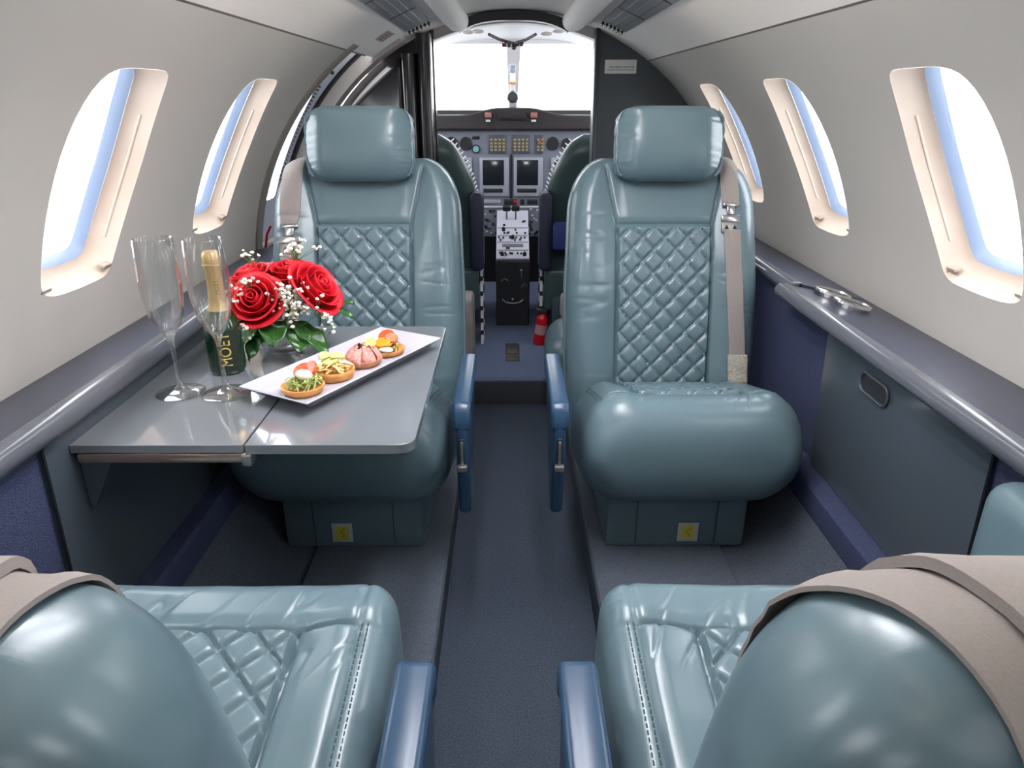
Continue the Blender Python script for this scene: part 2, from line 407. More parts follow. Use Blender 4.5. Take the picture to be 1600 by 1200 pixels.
# ------------------------------------------------------------------ upholstered slabs
def superend(v, v0, p):      # 1 until v0 then falls to 0 at 1 with superellipse power p
    t = np.clip((v - v0) / (1 - v0), 0, 1)
    return np.maximum(0, 1 - t**p) ** (1/p)
def slab(name, m, parent, vs, Cv, Nv, hw, ht, r0, disp, nf=170, nb=30, bulge=0.0):
    """vs: parameter array; Cv(v)->(y,z) centre, Nv(v)->(y,z) front normal, hw/ht half width/thickness arrays; disp(x, v, w)->front push"""
    nv = len(vs); rows = []
    for i, v in enumerate(vs):
        W, T = hw[i], ht[i]; r = min(r0, W*.95, T*.97)
        xs = np.linspace(-(W-r), W-r, nf)
        ca = np.linspace(0, PI/2, 9)[1:-1]
        P = [(x, T, 0.0, 1.0) for x in xs]
        P += [(W-r+r*math.sin(a), T-r+r*math.cos(a), math.sin(a), math.cos(a)) for a in ca]
        P += [(W, d, 1.0, 0.0) for d in np.linspace(T-r, -(T-r), 7)]
        P += [(W-r+r*math.cos(a), -(T-r)-r*math.sin(a), math.cos(a), -math.sin(a)) for a in ca]
        P += [(x, -T, 0.0, -1.0) for x in np.linspace(W-r, -(W-r), nb)]
        P += [(-(W-r)-r*math.sin(a), -(T-r)-r*math.cos(a), -math.sin(a), -math.cos(a)) for a in ca]
        P += [(-W, d, -1.0, 0.0) for d in np.linspace(-(T-r), T-r, 7)]
        P += [(-(W-r)-r*math.cos(a), (T-r)+r*math.sin(a), -math.cos(a), math.sin(a)) for a in ca]
        A = np.array(P)
        w = np.clip(A[:, 3], 0, 1)
        D = disp(A[:, 0], np.full(len(A), v), w) * w * min(1.0, (T/np.max(ht))**1.2*1.15)
        dd = A[:, 1] + D
        if bulge:      # sides and back swell
            A[:, 0] += bulge * np.sign(A[:, 2]) * np.abs(A[:, 2]) * (1-(A[:, 1]/max(T, 1e-4))**2).clip(0, 1)
        cy, cz = Cv(v); ny, nz = Nv(v)
        rows.append(np.stack([A[:, 0], cy + ny*dd, cz + nz*dd], 1))
    n = rows[0].shape[0]; V = np.concatenate(rows)
    i = np.arange(nv-1)[:, None]*n; j = np.arange(n)[None, :]; j2 = (j+1) % n
    F = np.stack([i+j, i+j2, i+n+j2, i+n+j], -1).reshape(-1, 4).tolist()
    F.append(list(range(n))[::-1]); F.append(list(range((nv-1)*n, nv*n)))
    return pyd(name, V.tolist(), F, m, parent, True, 60)
def quilt(x, z, p=.051, q=.054, A=.010):
    a = x/p + z/q; b = x/p - z/q
    fa = np.abs(2*(a-np.floor(a))-1); fb = np.abs(2*(b-np.floor(b))-1)
    return A * np.clip((1-fa**4.5)*(1-fb**4.5), 0, 1)**.5
def crease(d, w=.0035): return np.exp(-(d/w)**2)
def sm(a, b, x): t = np.clip((x-a)/(b-a), 0, 1); return t*t*(3-2*t)
def nz_arr(x, v, s, k):
    return np.array([noise.noise(Vector((float(a)*s[0], float(b)*s[1], k))) for a, b in zip(x, v)])

L_BACK = .52
def make_back(parent, L, lean, seed, y0=0.0, z0=.27, hwid=.218, th=.052, name='backrest', wrk=1.0, dx=0.0):
    """front faces -y; y0,z0: root of the front surface; L length along the back; lean backwards"""
    ca, sa = math.cos(lean), math.sin(lean)
    N = 190
    vs = np.concatenate([np.linspace(0, .86, N-40, endpoint=False), .86 + .14*np.sin(np.linspace(0, PI/2, 40))])
    ell = vs*L
    # outline: nearly straight sides, rounded shoulders
    prof = np.interp(vs, [0, .25, .5, .7, 1], [hwid*.97, hwid, hwid, hwid*.975, hwid*.94])
    tsh = np.clip((ell-(L-.13))/.13, 0, 1)
    hw = prof - .085*(1-np.sqrt(np.maximum(0, 1-tsh**2.3)))
    tt = np.clip((ell-(L-.045))/.045, 0, 1)
    ht = th*np.sqrt(np.maximum(0.0004, 1-tt**2.0)) * np.interp(vs, [0, .15, .6, 1], [.75, 1, 1, .85])
    def Cv(v):
        l = v*L; bow = -.022*math.sin(PI*min(1, v))      # bow forward in the middle
        return (y0 + th + l*sa + bow*ca, z0 + l*ca + bow*sa*0)
    def Nv(v): return (-ca, sa)
    zy = .445 if L > .5 else .62*L
    pw = .108
    def disp(x, v, w):
        l = v*L; ax = np.abs(x)
        edge = pw + np.clip(l-zy, 0, 1)*.20
        inside = (l < zy) & (ax < pw)
        d = np.zeros_like(x)
        d += .018*sm(pw*.9, pw+.07, ax)                       # bolsters stand forward
        m_ = sm(0, .006, pw-ax)*sm(0, .006, zy-l)
        d += np.where(inside, quilt(x, l-zy+.028)*m_ + .002, 0)
        d += np.where(~inside & (ax < edge), .005*np.sqrt(np.clip((edge-ax)/.03, 0, 1))*sm(0, .02, l-zy), 0)
        d += np.where(ax >= edge, .006*np.sqrt(np.clip((ax-edge)/.03, 0, 1)), 0)
        d -= .0055*crease(ax-edge, .0032)*sm(1.0, .93, v)
        d -= .005*crease(l-zy, .0032)*(ax < edge)
        # sideways wrinkles on the bolsters
        if w.max() > 0:
            k = sm(pw+.01, pw+.04, ax)*sm(.93, .8, v)
            wr = nz_arr(x, l, (5, 34), seed)
            d += k*(-.0022*np.clip(1-np.abs(wr-.06)*5, 0, 1)**1.5*(np.abs(nz_arr(x, l, (3, 4), seed+9))*3).clip(0, 1) + .0025*nz_arr(x, l, (9, 11), seed+3))*wrk
            d += (1-k)*.0018*nz_arr(x, l, (14, 14), seed+8)
        return d
    bo = slab(name, M_LEATHER, parent, vs, Cv, Nv, hw, ht, .04, disp, bulge=.006)
    for v in bo.data.vertices: v.co.x += dx
    parent['_b'] = 0
    # double welt running round the side of the back
    for dd in ((.012, -.012) if wrk else ()):
        pts = []
        for sg in (-1, 1):
            seq = range(0, N, 4) if sg < 0 else range(N-2, -1, -4)
            for i in seq:
                cy, cz = Cv(vs[i]); ny, nzv = Nv(vs[i]); d_ = dd*ht[i]/th
                if ht[i] < .012: continue
                pts.append((dx+sg*(hw[i]+.0055), cy+ny*d_, cz+nzv*d_))
        MB().tube(pts, .0028, 6).build('welt', M_LEATHER, parent)
    del parent['_b']
    return Cv, Nv, bo, sa

def make_cushion(parent, seed, depth=.40, zt=.365, hwid=.205, th=.102, tilt=.035, fr=.085, r0=.05, bul=.010):
    N = 190
    vs = np.concatenate([np.linspace(0, .74, N-60, endpoint=False), .74 + .26*np.sin(np.linspace(0, PI/2, 60))])
    hw = hwid - .045*(1-np.sqrt(np.maximum(0, 1-np.clip((vs*depth-(depth-.07))/.07, 0, 1)**2.2)))
    hw = hw - .02*np.clip(1-vs*depth/.1, 0, 1)
    tt = np.clip((vs*depth-(depth-fr))/fr, 0, 1)
    ht = th*np.maximum(.0002, 1-tt**2.3)**(1/2.3)
    def Cv(v): return (-v*depth, zt-th-tilt*(1-v)**1.3)
    def Nv(v): return (0.0, 1.0)
    pw = .105; ls = depth-.10
    def disp(x, v, w):
        l = v*depth; ax = np.abs(x); d = np.zeros_like(x)
        inside = (l < ls) & (ax < pw)
        d += .012*sm(pw*.9, pw+.06, ax)*sm(depth, depth-.1, l)
        d += np.where(inside, quilt(x, l-ls+.0, .053, .056, .011)*sm(0, .006, pw-ax)*sm(0, .006, ls-l), 0)
        e2 = hwid-.035
        d += np.where((ax > pw) & (ax < e2) & (l < ls), .006*np.sqrt(np.clip(np.minimum(ax-pw, e2-ax)/.02, 0, 1)), 0)
        d += np.where(l >= ls, .007*np.sqrt(np.clip((l-ls)/.02, 0, 1)), 0)
        d -= .005*crease(ax-pw, .0032)*(l < ls)
        d -= .005*crease(l-ls, .0032)*(ax < e2)
        d -= .003*crease(ax-e2+.0, .004)
        wr = nz_arr(x, l, (16, 16), seed)
        rad = nz_arr(x*1.0 + l*.6, l - x*.3, (30, 7), seed+5)
        k = sm(0.0, .05, l)
        d += k*(-.003*np.clip(1-np.abs(rad)*7, 0, 1)**2*sm(.09, .0, np.abs(l-ls)) + .002*wr)*(~inside)
        return d
    slab('seat_cushion', M_LEATHER, parent, vs, Cv, Nv, hw, ht, r0, disp, bulge=bul)
    # stitched double seam along both top edges and round the front corners
    for sg in (-1, 1):
        mb = MB()
        for off in (0, .0065):
            L_ = 0
            for i in range(int(depth/.0072)-6):
                l = .01 + i*.0072
                v = l/depth
                if v > .93: break
                def pt(l_):
                    v_ = l_/depth; tt_ = max(0, min(1, (l_-(depth-fr))/fr)); h = th*(max(.0002, 1-tt_**2.3))**(1/2.3)
                    cy, cz = Cv(v_); hh = np.interp(v_, vs, hw)
                    x_ = hh-.030+off; r_ = min(r0, h*.97)
                    zz = h-r_+r_*math.sqrt(max(0, 1-(max(0, x_-(hh-r_))/r_)**2))
                    return (sg*x_, cy, cz+zz+.0125*(1-max(0, l_-(depth-.1))/.1*.9))
                mb.tube([pt(l), pt(l+.0045)], .0009, 4)
        mb.build('stitching', M_SEAM, parent)

def ribbon(pts, wvec, w, t=.0035, closed=False):
    """flat strap through pts, width direction wvec (per point or single)"""
    pts = [Vector(p) for p in pts]; m = len(pts)
    wv = [Vector(wvec[i]) if hasattr(wvec[0], '__len__') else Vector(wvec) for i in range(m)]
    ww = w if hasattr(w, '__len__') else [w]*m
    vs = []; fs = []
    for i, p in enumerate(pts):
        tg = pts[min(i+1, m-1)] - pts[max(i-1, 0)]; tg.normalize()
        a = wv[i] - tg*wv[i].dot(tg); a.normalize(); n_ = tg.cross(a)
        for q in range(7):
            s_ = (q/6-.5)*ww[i]; vs.append(p + a*s_ + n_*t/2)
        for q in range(7):
            s_ = (.5-q/6)*ww[i]; vs.append(p + a*s_ - n_*t/2)
    n = 14
    for i in range(m-1):
        for j in range(n): fs.append((i*n+j, i*n+(j+1) % n, (i+1)*n+(j+1) % n, (i+1)*n+j))
    fs.append(list(range(n))[::-1]); fs.append(list(range((m-1)*n, m*n)))
    return MB().add(vs, fs)
def smoothpath(pts, k=6):
    pts = [Vector(p) for p in pts]; out = []
    for i in range(len(pts)-1):
        p0 = pts[max(i-1, 0)]; p1 = pts[i]; p2 = pts[i+1]; p3 = pts[min(i+2, len(pts)-1)]
        for j in range(k):
            t = j/k
            out.append(.5*((2*p1)+(-p0+p2)*t+(2*p0-5*p1+4*p2-p3)*t*t+(-p0+3*p1-3*p2+p3)*t**3))
    out.append(pts[-1]); return out

def make_headrest(parent, cx, y, z, lean):
    W, H, T = .114, .080, .048
    N = 80
    vs = np.sin(np.linspace(-PI/2, PI/2, N))*.5+.5
    s_ = 2*vs-1
    hw = W*(np.maximum(0, 1-np.abs(s_)**5.0))**(1/5)*.95 + .0*vs
    hw = np.maximum(hw, W*.62)
    ht = T*np.maximum(.0006, 1-np.abs(s_)**2.6)**(1/2.4)
    ca, sa = math.cos(lean), math.sin(lean)
    def Cv(v): l = (v-.5)*2*H; return (y + l*sa, z + l*ca)
    def Nv(v): return (-ca, sa)
    def disp(x, v, w):
        s = 2*v-1
        ex = np.clip(np.abs(x)/W, 0, 1)
        d = -.026*ex**6 + .0022*nz_arr(x, v, (12, 2), 4.2) - .0035*sm(.72, .95, ex)*np.abs(np.sin(v*34+3*nz_arr(x, v, (20, 3), 7.7)))
        d += -.003*np.clip(1-np.abs(nz_arr(x, v, (8, 5), 2.2))*8, 0, 1)**2*sm(.55, .9, ex)
        return d
    o = slab('headrest', M_LEATHER, parent, vs, Cv, Nv, hw, ht, .034, disp, nf=70, bulge=.01)
    for v in o.data.vertices: v.co.x += cx
    # gathered side gussets
    for sg in (-1, 1):
        mb = MB()
        for dd in (.014, -.014):
            pts = []
            for k in range(17):
                v = .07 + .86*k/16; cy, cz = Cv(v)
                h = np.interp(v, vs, hw)
                pts.append((cx + sg*(h+.009+.001*math.sin(k*2.3)), cy-ca*dd, cz+sa*dd))
            mb.tube(pts, [.0026+.0008*math.sin(k*1.9) for k in range(17)], 6)
        mb.build('welt', M_LEATHER, parent)

def make_arm(parent, x, yf, zt, w=.036, length=.30, dropf=.24, blen=.22):
    """paddle armrest; front end at y=yf (towards -y), top at zt"""
    # side outline in (y, z) : rounded cap, tapering down
    pts = [(yf+.004, zt-.010), (yf-.002, zt-.03), (yf+.004, zt-.10), (yf+.035, zt-dropf), (yf+.055, zt-dropf-.006), (yf+.10, zt-dropf+.01),
           (yf+.20, zt-.12), (yf+length-.03, zt-.055), (yf+length, zt-.02), (yf+length-.02, zt-.002), (yf+.14, zt+.002), (yf+.015, zt)]
    cap = MB(); cp = [(yf+.0, zt-.012), (yf-.002, zt-.05), (yf+.012, zt-.052), (yf+.02, zt-.022), (yf+length-.02, zt-.022), (yf+length, zt-.016), (yf+length-.015, zt), (yf+.012, zt+.001)]
    body = MB(); body.prism(pts[::-1], lambda a, b: (x-w/2+.003, a, b-.004), lambda a, b: (x+w/2-.003, a, b-.004))
    o1 = body.build('armrest', M_ARM, parent, True, 60, bev=.008)
    cap.prism(cp, lambda a, b: (x-w/2-.002, a, b+.003), lambda a, b: (x+w/2+.002, a, b+.003))
    cap.build('armrest_cap', M_ARM, o1, True, 60, bev=.007)
    # recline lever in its slot on the front face
    mb = MB(); mb.box(x-.0045, x+.0045, yf-.006, yf+.004, zt-.115, zt-.062, None, .002); mb.build('lever_slot', M_DARKP, o1)
    mb = MB(); mb.box(x-.0025, x+.0025, yf-.010, yf, zt-.112, zt-.066, None, .001)
    mb.box(x-.009, x+.009, yf-.016, yf-.002, zt-.125, zt-.113, None, .003); mb.build('recline_lever', M_STEEL, o1)
    return o1

def make_seat(label, cx, yroot, facing, arm_side, near=False, arm_dx=-.0, arm_y=None, cush_dx=0.0, back_dx=0.0, hr_dx=0.0, zb=.12, arm_zt=.385, arm_off=.256):
    """arm_side: local sign of x of the aisle side"""
    root = thing('leather_armchair', label, 'seat', (cx, yroot, zb), 0 if facing < 0 else PI, 'leather cabin seats in club arrangement')
    s_ = arm_side
    if near: make_cushion(root, 3.3, tilt=.05, fr=.05, r0=.028, bul=.004)
    else: make_cushion(root, 8.1, tilt=.12, zt=.380, hwid=.206, th=.113, r0=.078, fr=.088, bul=.008)
    if near:
        Cv, Nv, ca, sa = make_back(root, .445, math.radians(6), 12.0, y0=.0, z0=.27, hwid=.206, th=.056, wrk=0.0, dx=back_dx)
    else:
        Cv, Nv, ca, sa = make_back(root, L_BACK+.08, math.radians(15), 5.5, y0=-.04, z0=.19)
        make_headrest(root, hr_dx, .085, .807, math.radians(8))
    make_arm(root, s_*arm_off, arm_y, arm_zt, w=.034 if near else .030)
    # pedestal with leather skirt
    mb = MB(); mb.box(-.15, .15, -.29, -.04, 0, .175, None, .012); mb.build('base', M_LEATHER, root)
    for xx in (-.085, .085): MB().box(xx-.0012, xx+.0012, -.2925, -.288, .012, .16).build('skirt_seam', M_SEAM, root)
    mb = MB(); mb.box(-.17, .17, -.30, .05, .150, .175, None, .006); mb.build('seat_pan', M_DARKP, root)
    mb = MB(); mb.box(-.026*s_-.022, -.026*s_+.022, -.2935, -.2915, .018, .064, None, .0006)
    st = mb.build('safety_placard', M_STICKER, root)
    mb = MB(); mb.box(-.026*s_-.013, -.026*s_+.013, -.2940, -.2934, .026, .057)
    st2 = mb.build('placard_symbol', M_YELLOW, st)
    mb = MB(); mb.tube([(-.026*s_+.005*math.sin(t*1.1), -.2944, .030+t*.0028) for t in range(9)], .0009, 5); mb.build('symbol_line', mat('olive_ink', '8a8636', .6), st)
    return root, Cv, Nv, ca

sR, CvF, NvF, bR = make_seat('teal quilted leather seat facing aft on the right, long belt hanging down its back', .335, 1.57, -1, -1, arm_off=.263, arm_y=-.41)
sL, _, _, bL = make_seat('teal quilted leather seat facing aft on the left, behind the table', -.352, 1.57, -1, 1, arm_off=.244, arm_y=-.41)
nR, CvN, NvN, bnR = make_seat('teal leather seat facing forward in the right foreground, folded taupe belt over its back', .290, .315, 1, 1, near=True, arm_y=-.225, arm_zt=.395, arm_off=.245)
nL, _, _, bnL = make_seat('teal leather seat facing forward in the left foreground, belt crossing at the frame edge', -.356, .315, 1, -1, near=True, back_dx=.02, arm_y=-.225, arm_zt=.395, arm_off=.245)

# belts, laid on the upholstery by following its surface (local seat frame, front = -y)
from mathutils.bvhtree import BVHTree
def draped(root, back, path, width, lift, name, parent, thick=.004, seed=0, yc=.0, zc=.60, follow=.75, nw=11, m=M_STRAP):
    """path: ('a', angle, x) rays towards the crest axis, ('z', z, x) rays from the front"""
    bvh = BVHTree.FromPolygons([v.co.copy() for v in back.data.vertices], [p.vertices[:] for p in back.data.polygons])
    P = []
    for q, (p0, p1) in enumerate(zip(path, path[1:])):
        k = 18
        for t in range(k):
            u = t/k; kk = p0[0] if p0[0] == p1[0] else 'z'
            v0 = p0[1] if p0[0] == kk else zc; P.append((kk, v0+(p1[1]-v0)*u, p0[2]+(p1[2]-p0[2])*u))
    P.append(path[-1])
    ww = width if hasattr(width, '__len__') else [width, width]
    top = []; nu = len(P)
    for i, (kk, val, xm) in enumerate(P):
        w = np.interp(i/(nu-1), np.linspace(0, 1, len(ww)), ww); row = []
        for j in range(nw):
            x = xm + (j/(nw-1)-.5)*w
            if kk == 'a':
                a = math.radians(val); o_ = Vector((x, yc-.4*math.cos(a), zc+.4*math.sin(a))); d = Vector((0, math.cos(a), -math.sin(a)))
            else: o_ = Vector((x, -.4, val)); d = Vector((0, 1, 0))
            h = bvh.ray_cast(o_, d); row.append([o_, d, (h[0]-o_).length if h[0] is not None else None])
        ok = [r[2] for r in row if r[2] is not None]; mn = min(ok) if ok else .4
        for r in row:
            t = r[2] if r[2] is not None else max(ok or [.4])
            r[2] = mn + (min(t, mn+.03)-mn)*follow
        top.append(row)
    for _ in range(16):
        tt = [[r[2] for r in row] for row in top]
        for i in range(1, nu-1):
            if P[i][0] != P[i-1][0] or P[i][0] != P[i+1][0]: continue
            for j in range(nw): top[i][j][2] = min(tt[i][j], .25*tt[i-1][j]+.5*tt[i][j]+.25*tt[i+1][j]+.0001)
    V = []; F = []
    for lay in (0, 1):
        for i, row in enumerate(top):
            for j, (o_, d, t) in enumerate(row):
                e = .0006*math.sin(j*2.1+seed)*math.sin(i*.9+seed)
                V.append(o_ + d*(t - lift - thick*lay - e))
    n = nu*nw; idx = lambda l, i, j: l*n+i*nw+j
    for i in range(nu-1):
        for j in range(nw-1):
            F.append((idx(0, i, j), idx(0, i+1, j), idx(0, i+1, j+1), idx(0, i, j+1))); F.append((idx(1, i, j), idx(1, i, j+1), idx(1, i+1, j+1), idx(1, i+1, j)))
        F.append((idx(0, i, 0), idx(1, i, 0), idx(1, i+1, 0), idx(0, i+1, 0))); F.append((idx(0, i, nw-1), idx(0, i+1, nw-1), idx(1, i+1, nw-1), idx(1, i, nw-1)))
    for i in (0, nu-1):
        for j in range(nw-1): F.append((idx(0, i, j), idx(0, i, j+1), idx(1, i, j+1), idx(1, i, j)))
    mid = top[nu//2][nw//2]
    return pyd(name, V, F, m, parent, True, 40), [r[nw//2][0]+r[nw//2][1]*(r[nw//2][2]-lift-thick) for r in top]
def belt_buckle(parent, c, nrm_lean, s=1.0, dark=False):
    mtx = Matrix.Translation(c) @ Matrix.Rotation(-nrm_lean, 4, 'X')
    mb = MB()
    mb.box(-.021*s, .021*s, -.006, .004, -.008, .008, mtx, .002)
    mb.box(-.009*s, .009*s, -.005, .003, .008, .030, mtx, .002)
    mb.box(-.018*s, .018*s, -.006, .003, .026, .036, mtx, .003)
    mb.build('belt_buckle', M_CHROME, parent)
    mb = MB(); mb.box(-.019*s, .019*s, -.005, .003, -.032, -.008, mtx, .001); pl_ = mb.build('adjuster_plate', M_STEEL, parent)
    for sx in (-.009, .009):
        MB().prism([(sx-.005, -.024), (sx+.005, -.024), (sx, -.014)], lambda a, b: mtx @ Vector((a, -.0062, b)), lambda a, b: mtx @ Vector((a, -.004, b))).build('triangle_mark', M_BLACK, pl_, smooth=False)
YB, ZB = .10, .62
# right seat: webbing over the outboard shoulder, buckle, then hanging to the cushion
b, pp = draped(sR, bR, [('a', 120, .142), ('a', 80, .144), ('a', 30, .146)], [.036, .036], .003, 'belt_strap', sR, yc=YB, zc=ZB+.03)
belt_buckle(b, pp[-1]+Vector((0, -.004, -.028)), math.radians(15))
c0 = pp[-1].z-.050
b2, pp = draped(sR, bR, [('z', c0, .148), ('z', .50, .156), ('z', .32, .172)], .036, .004, 'belt_strap', sR, seed=1, follow=.4)
draped(sR, bR, [('z', .355, .169), ('z', .27, .175)], .043, .007, 'belt_end_sleeve', sR, thick=.007, follow=.4, m=mat('fleece_cream', 'b5afa0', .95, bump=(260, 1.0), bdist=.006, var=(200, 'cfc8b8', .2)))
# left seat: webbing narrowing into the adjuster behind the flowers
b, pp = draped(sL, bL, [('a', 130, -.158), ('a', 80, -.160), ('a', 20, -.163), ('z', .64, -.165)], [.046, .046, .046, .036], .003, 'belt_strap', sL, yc=YB, zc=ZB+.05, follow=.6)
belt_buckle(b, pp[-1]+Vector((0, -.004, -.036)), math.radians(15), 1.15)
draped(sL, bL, [('z', pp[-1].z-.065, -.166), ('z', .30, -.168)], .036, .004, 'belt_strap', sL, follow=.4)
# near seats: wide webbing over the crest with a second fold on top
def xl(root, xw): return -(xw-root.location.x)
for root, back, xa, xb, xc_, w in ((nR, bnR, .165, .215, .26, .105), (nL, bnL, -.272, -.268, -.28, .100)):
    o, _ = draped(root, back, [('a', 5, xl(root, xa)), ('a', 60, xl(root, xa)), ('a', 130, xl(root, xb)), ('a', 200, xl(root, xc_))], w, .0025, 'belt_strap', root, yc=.07, zc=.58, nw=15, thick=.0028)
    sg = 1 if xb > 0 else -1
    draped(root, back, [('a', 58, xl(root, xa+.030*sg)), ('a', 112, xl(root, xb+.000*sg))], .088, .0065, 'belt_fold', o, thick=.006, seed=2, yc=.07, zc=.58)
    draped(root, back, [('a', 105, xl(root, xb+.001*sg)), ('a', 107, xl(root, xb+.001*sg))], .086, .0128, 'fold_stitching', o, thick=.0006, yc=.07, zc=.58, m=mat('taupe_thread', '6f6662', .8))
# padded outboard armrest of the near right seat
mb = MB(); mb.box(-.30, -.235, -.40, -.02, .30, .50, None, .03, 5); mb.build('outboard_armrest', M_LEATHER, nR)

# ------------------------------------------------------------------ table
TZ = .600      # height of the table top
tb = tag(thing_empty('folding_table'), 'grey glossy fold-out table with hinge line, laid with flowers and canapes', 'table')
tb.location = (-.598, 1.085, .12)
T = lambda x, y, z: (x+.598, y-1.085, z-.12)
def slabtop(name, x0, x1, y0, y1, z0, z1, r, m):
    pr = []
    for k, (sx, sy) in enumerate(((1, 1), (0, 1), (0, 0), (1, 0))):
        rr = r[k]; cx = x1-rr if sx else x0+rr; cy = y1-rr if sy else y0+rr
        for i in range(7):
            a = (k+i/6)*PI/2; pr.append((cx+rr*math.cos(a), cy+rr*math.sin(a)))
    mb = MB(); mb.prism(pr, lambda a, b: T(a, b, z0), lambda a, b: T(a, b, z1))
    return mb.build(name, m, tb, True, 40, bev=.0022)
def tbox(x0, y0, z0, x1, y1, z1, bev=0):
    p0, p1 = T(x0, y0, z0), T(x1, y1, z1); return MB().box(p0[0], p1[0], p0[1], p1[1], p0[2], p1[2], None, bev)
slabtop('table_leaf', -.5975, -.3702, .826, 1.347, TZ-.012, TZ, (.001, .001, .001, .004), M_TABLE)
slabtop('table_leaf', -.3676, -.146, .826, 1.347, TZ-.014, TZ, (.017, .001, .001, .022), M_TABLE)
tbox(-.590, .824, TZ-.026, -.362, .838, TZ-.0125, .003).build('slide_rail', M_RAIL, tb)
tbox(-.374, .821, TZ-.030, -.360, .844, TZ-.0135, .003).build('rail_end', M_STEEL, tb)
tbox(-.3702, .84, TZ-.013, -.3676, 1.338, TZ-.0015).build('hinge', M_BLACK, tb)
mb = MB(); mb.prism([(-.596, TZ-.014), (-.545, TZ-.014), (-.590, TZ-.10), (-.596, TZ-.10)], lambda a, b: T(a, .838, b), lambda a, b: T(a, .846, b))
mb.build('support_bracket', M_PANEL, tb, smooth=False)

# ------------------------------------------------------------------ glasses, bottle
def flute(x, y, label, rot=0):
    foot = [(0.0, .0), (.036, .0), (.0368, .0012), (.034, .0026), (.022, .005), (.012, .008), (.0058, .014), (.0040, .026), (.0034, .060), (.0042, .090), (.0070, .101), (.0100, .1065), (.006, .108), (0, .1085)]
    bowl = [(.0102, .1068), (.016, .115), (.024, .135), (.0288, .165), (.0300, .190), (.0288, .225), (.0272, .258), (.0266, .2588), (.0262, .258), (.0277, .225), (.0289, .190), (.0277, .165), (.0228, .136), (.0148, .117), (.0095, .1085)]
    o = thing('champagne_flute', label, 'glass', (0, 0, 0), 0, 'champagne flutes')
    MB().lathe(bowl, 56, cap=False).build('bowl', M_GLASS, o, True, 50)
    MB().lathe(foot, 48, cap=False).build('stem_and_foot', M_GLASS2, o, True, 50)
    o.location = (x, y, TZ+.0003); o.scale = (.985, .985, .915)
    return o
flute(-.527, 1.004, 'empty champagne flute on the table, the one nearer the windows')
flute(-.4555, 1.001, 'empty champagne flute on the table directly before the dark green bottle')
bt = thing('champagne_bottle', 'small dark green champagne bottle with gold foil neck beside the red roses', 'bottle', (-.4885, 1.100, TZ+.0003)); bt.scale = (.913,)*3
MB().lathe([(0, .004), (.022, .0), (.029, .002), (.0315, .008), (.0315, .072), (.031, .083), (.027, .100), (.018, .118), (.0145, .125), (.0135, .13)], 48).build('glass_body', M_BOTTLE, bt, True, 50)
MB().lathe([(.0195, .116), (.0165, .124), (.0150, .134), (.0138, .16), (.0135, .185), (.0150, .190), (.0155, .200), (.0150, .206), (.0148, .213), (.0125, .218), (0, .219)], 40).build('foil_neck', M_GOLD, bt, True, 50)
MB().tube([(.0155*math.cos(a), .0155*math.sin(a), .196+.001*math.sin(3*a)) for a in [2*PI*i/24 for i in range(24)]], .0014, 6, closed=True).build('wire_ring', M_GOLD, bt)
def arc_patch(r, a0, a1, z0, z1, t=.0006, n=16):
    mb = MB()
    vs = []
    for i in range(n+1):
        a = a0+(a1-a0)*i/n
        for rr, z in ((r, z0), (r, z1), (r+t, z1), (r+t, z0)): vs.append((rr*math.cos(a), rr*math.sin(a), z))
    fs = [(i*4+j, i*4+(j+1) % 4, (i+1)*4+(j+1) % 4, (i+1)*4+j) for i in range(n) for j in range(4)] + [(0, 1, 2, 3), (n*4+3, n*4+2, n*4+1, n*4)]
    return mb.add(vs, fs)
fa = math.radians(-60)
lb = MB().add(*(lambda q: (q.v, q.f))(arc_patch(.0314, fa-.75, fa+.75, .012, .084))).build('label_paper', M_LABEL, bt)
def text_mesh(s, size, extrude=.0004, font_bold=True):
    cu = bpy.data.curves.new('t', 'FONT'); cu.body = s; cu.size = size; cu.extrude = extrude; cu.align_x = 'CENTER'; cu.align_y = 'CENTER'
    o = bpy.data.objects.new('t', cu); C.objects.link(o); bpy.context.view_layer.update()
    me = bpy.data.meshes.new_from_object(o.evaluated_get(bpy.context.evaluated_depsgraph_get()))
    bpy.data.objects.remove(o); return me
me = text_mesh('MO\u00cbT', .0235)
for v in me.vertices: v.co.y *= 1.15
for v in me.vertices:      # text runs up the bottle, wrapped round it
    u, w_, d = v.co.x, v.co.y, v.co.z
    a = fa - w_/.0322 - .12; r = .0326 + d
    v.co = (r*math.cos(a), r*math.sin(a), .049+u)
o = link('label_lettering', me, M_GOLDTXT, lb, False)
# small gold neck text marks as on the foil
me = text_mesh('MO\u00cbT', .010)
for v in me.vertices:
    u, w_, d = v.co.x, v.co.y, v.co.z
    a = fa - w_/.0143; r = .0146 + d; v.co = (r*math.cos(a), r*math.sin(a), .158+u)
link('foil_lettering', me, mat('foil_ink', '7c6236', .5), bt, False)

# ------------------------------------------------------------------ plate and tartlets
pl = thing('serving_plate', 'long white rectangular plate carrying four tartlets', 'plate', (-.284, 1.090, TZ+.0002), math.radians(61.2-90)); pl.scale = (.913,)*3; bpy.context.view_layer.update()
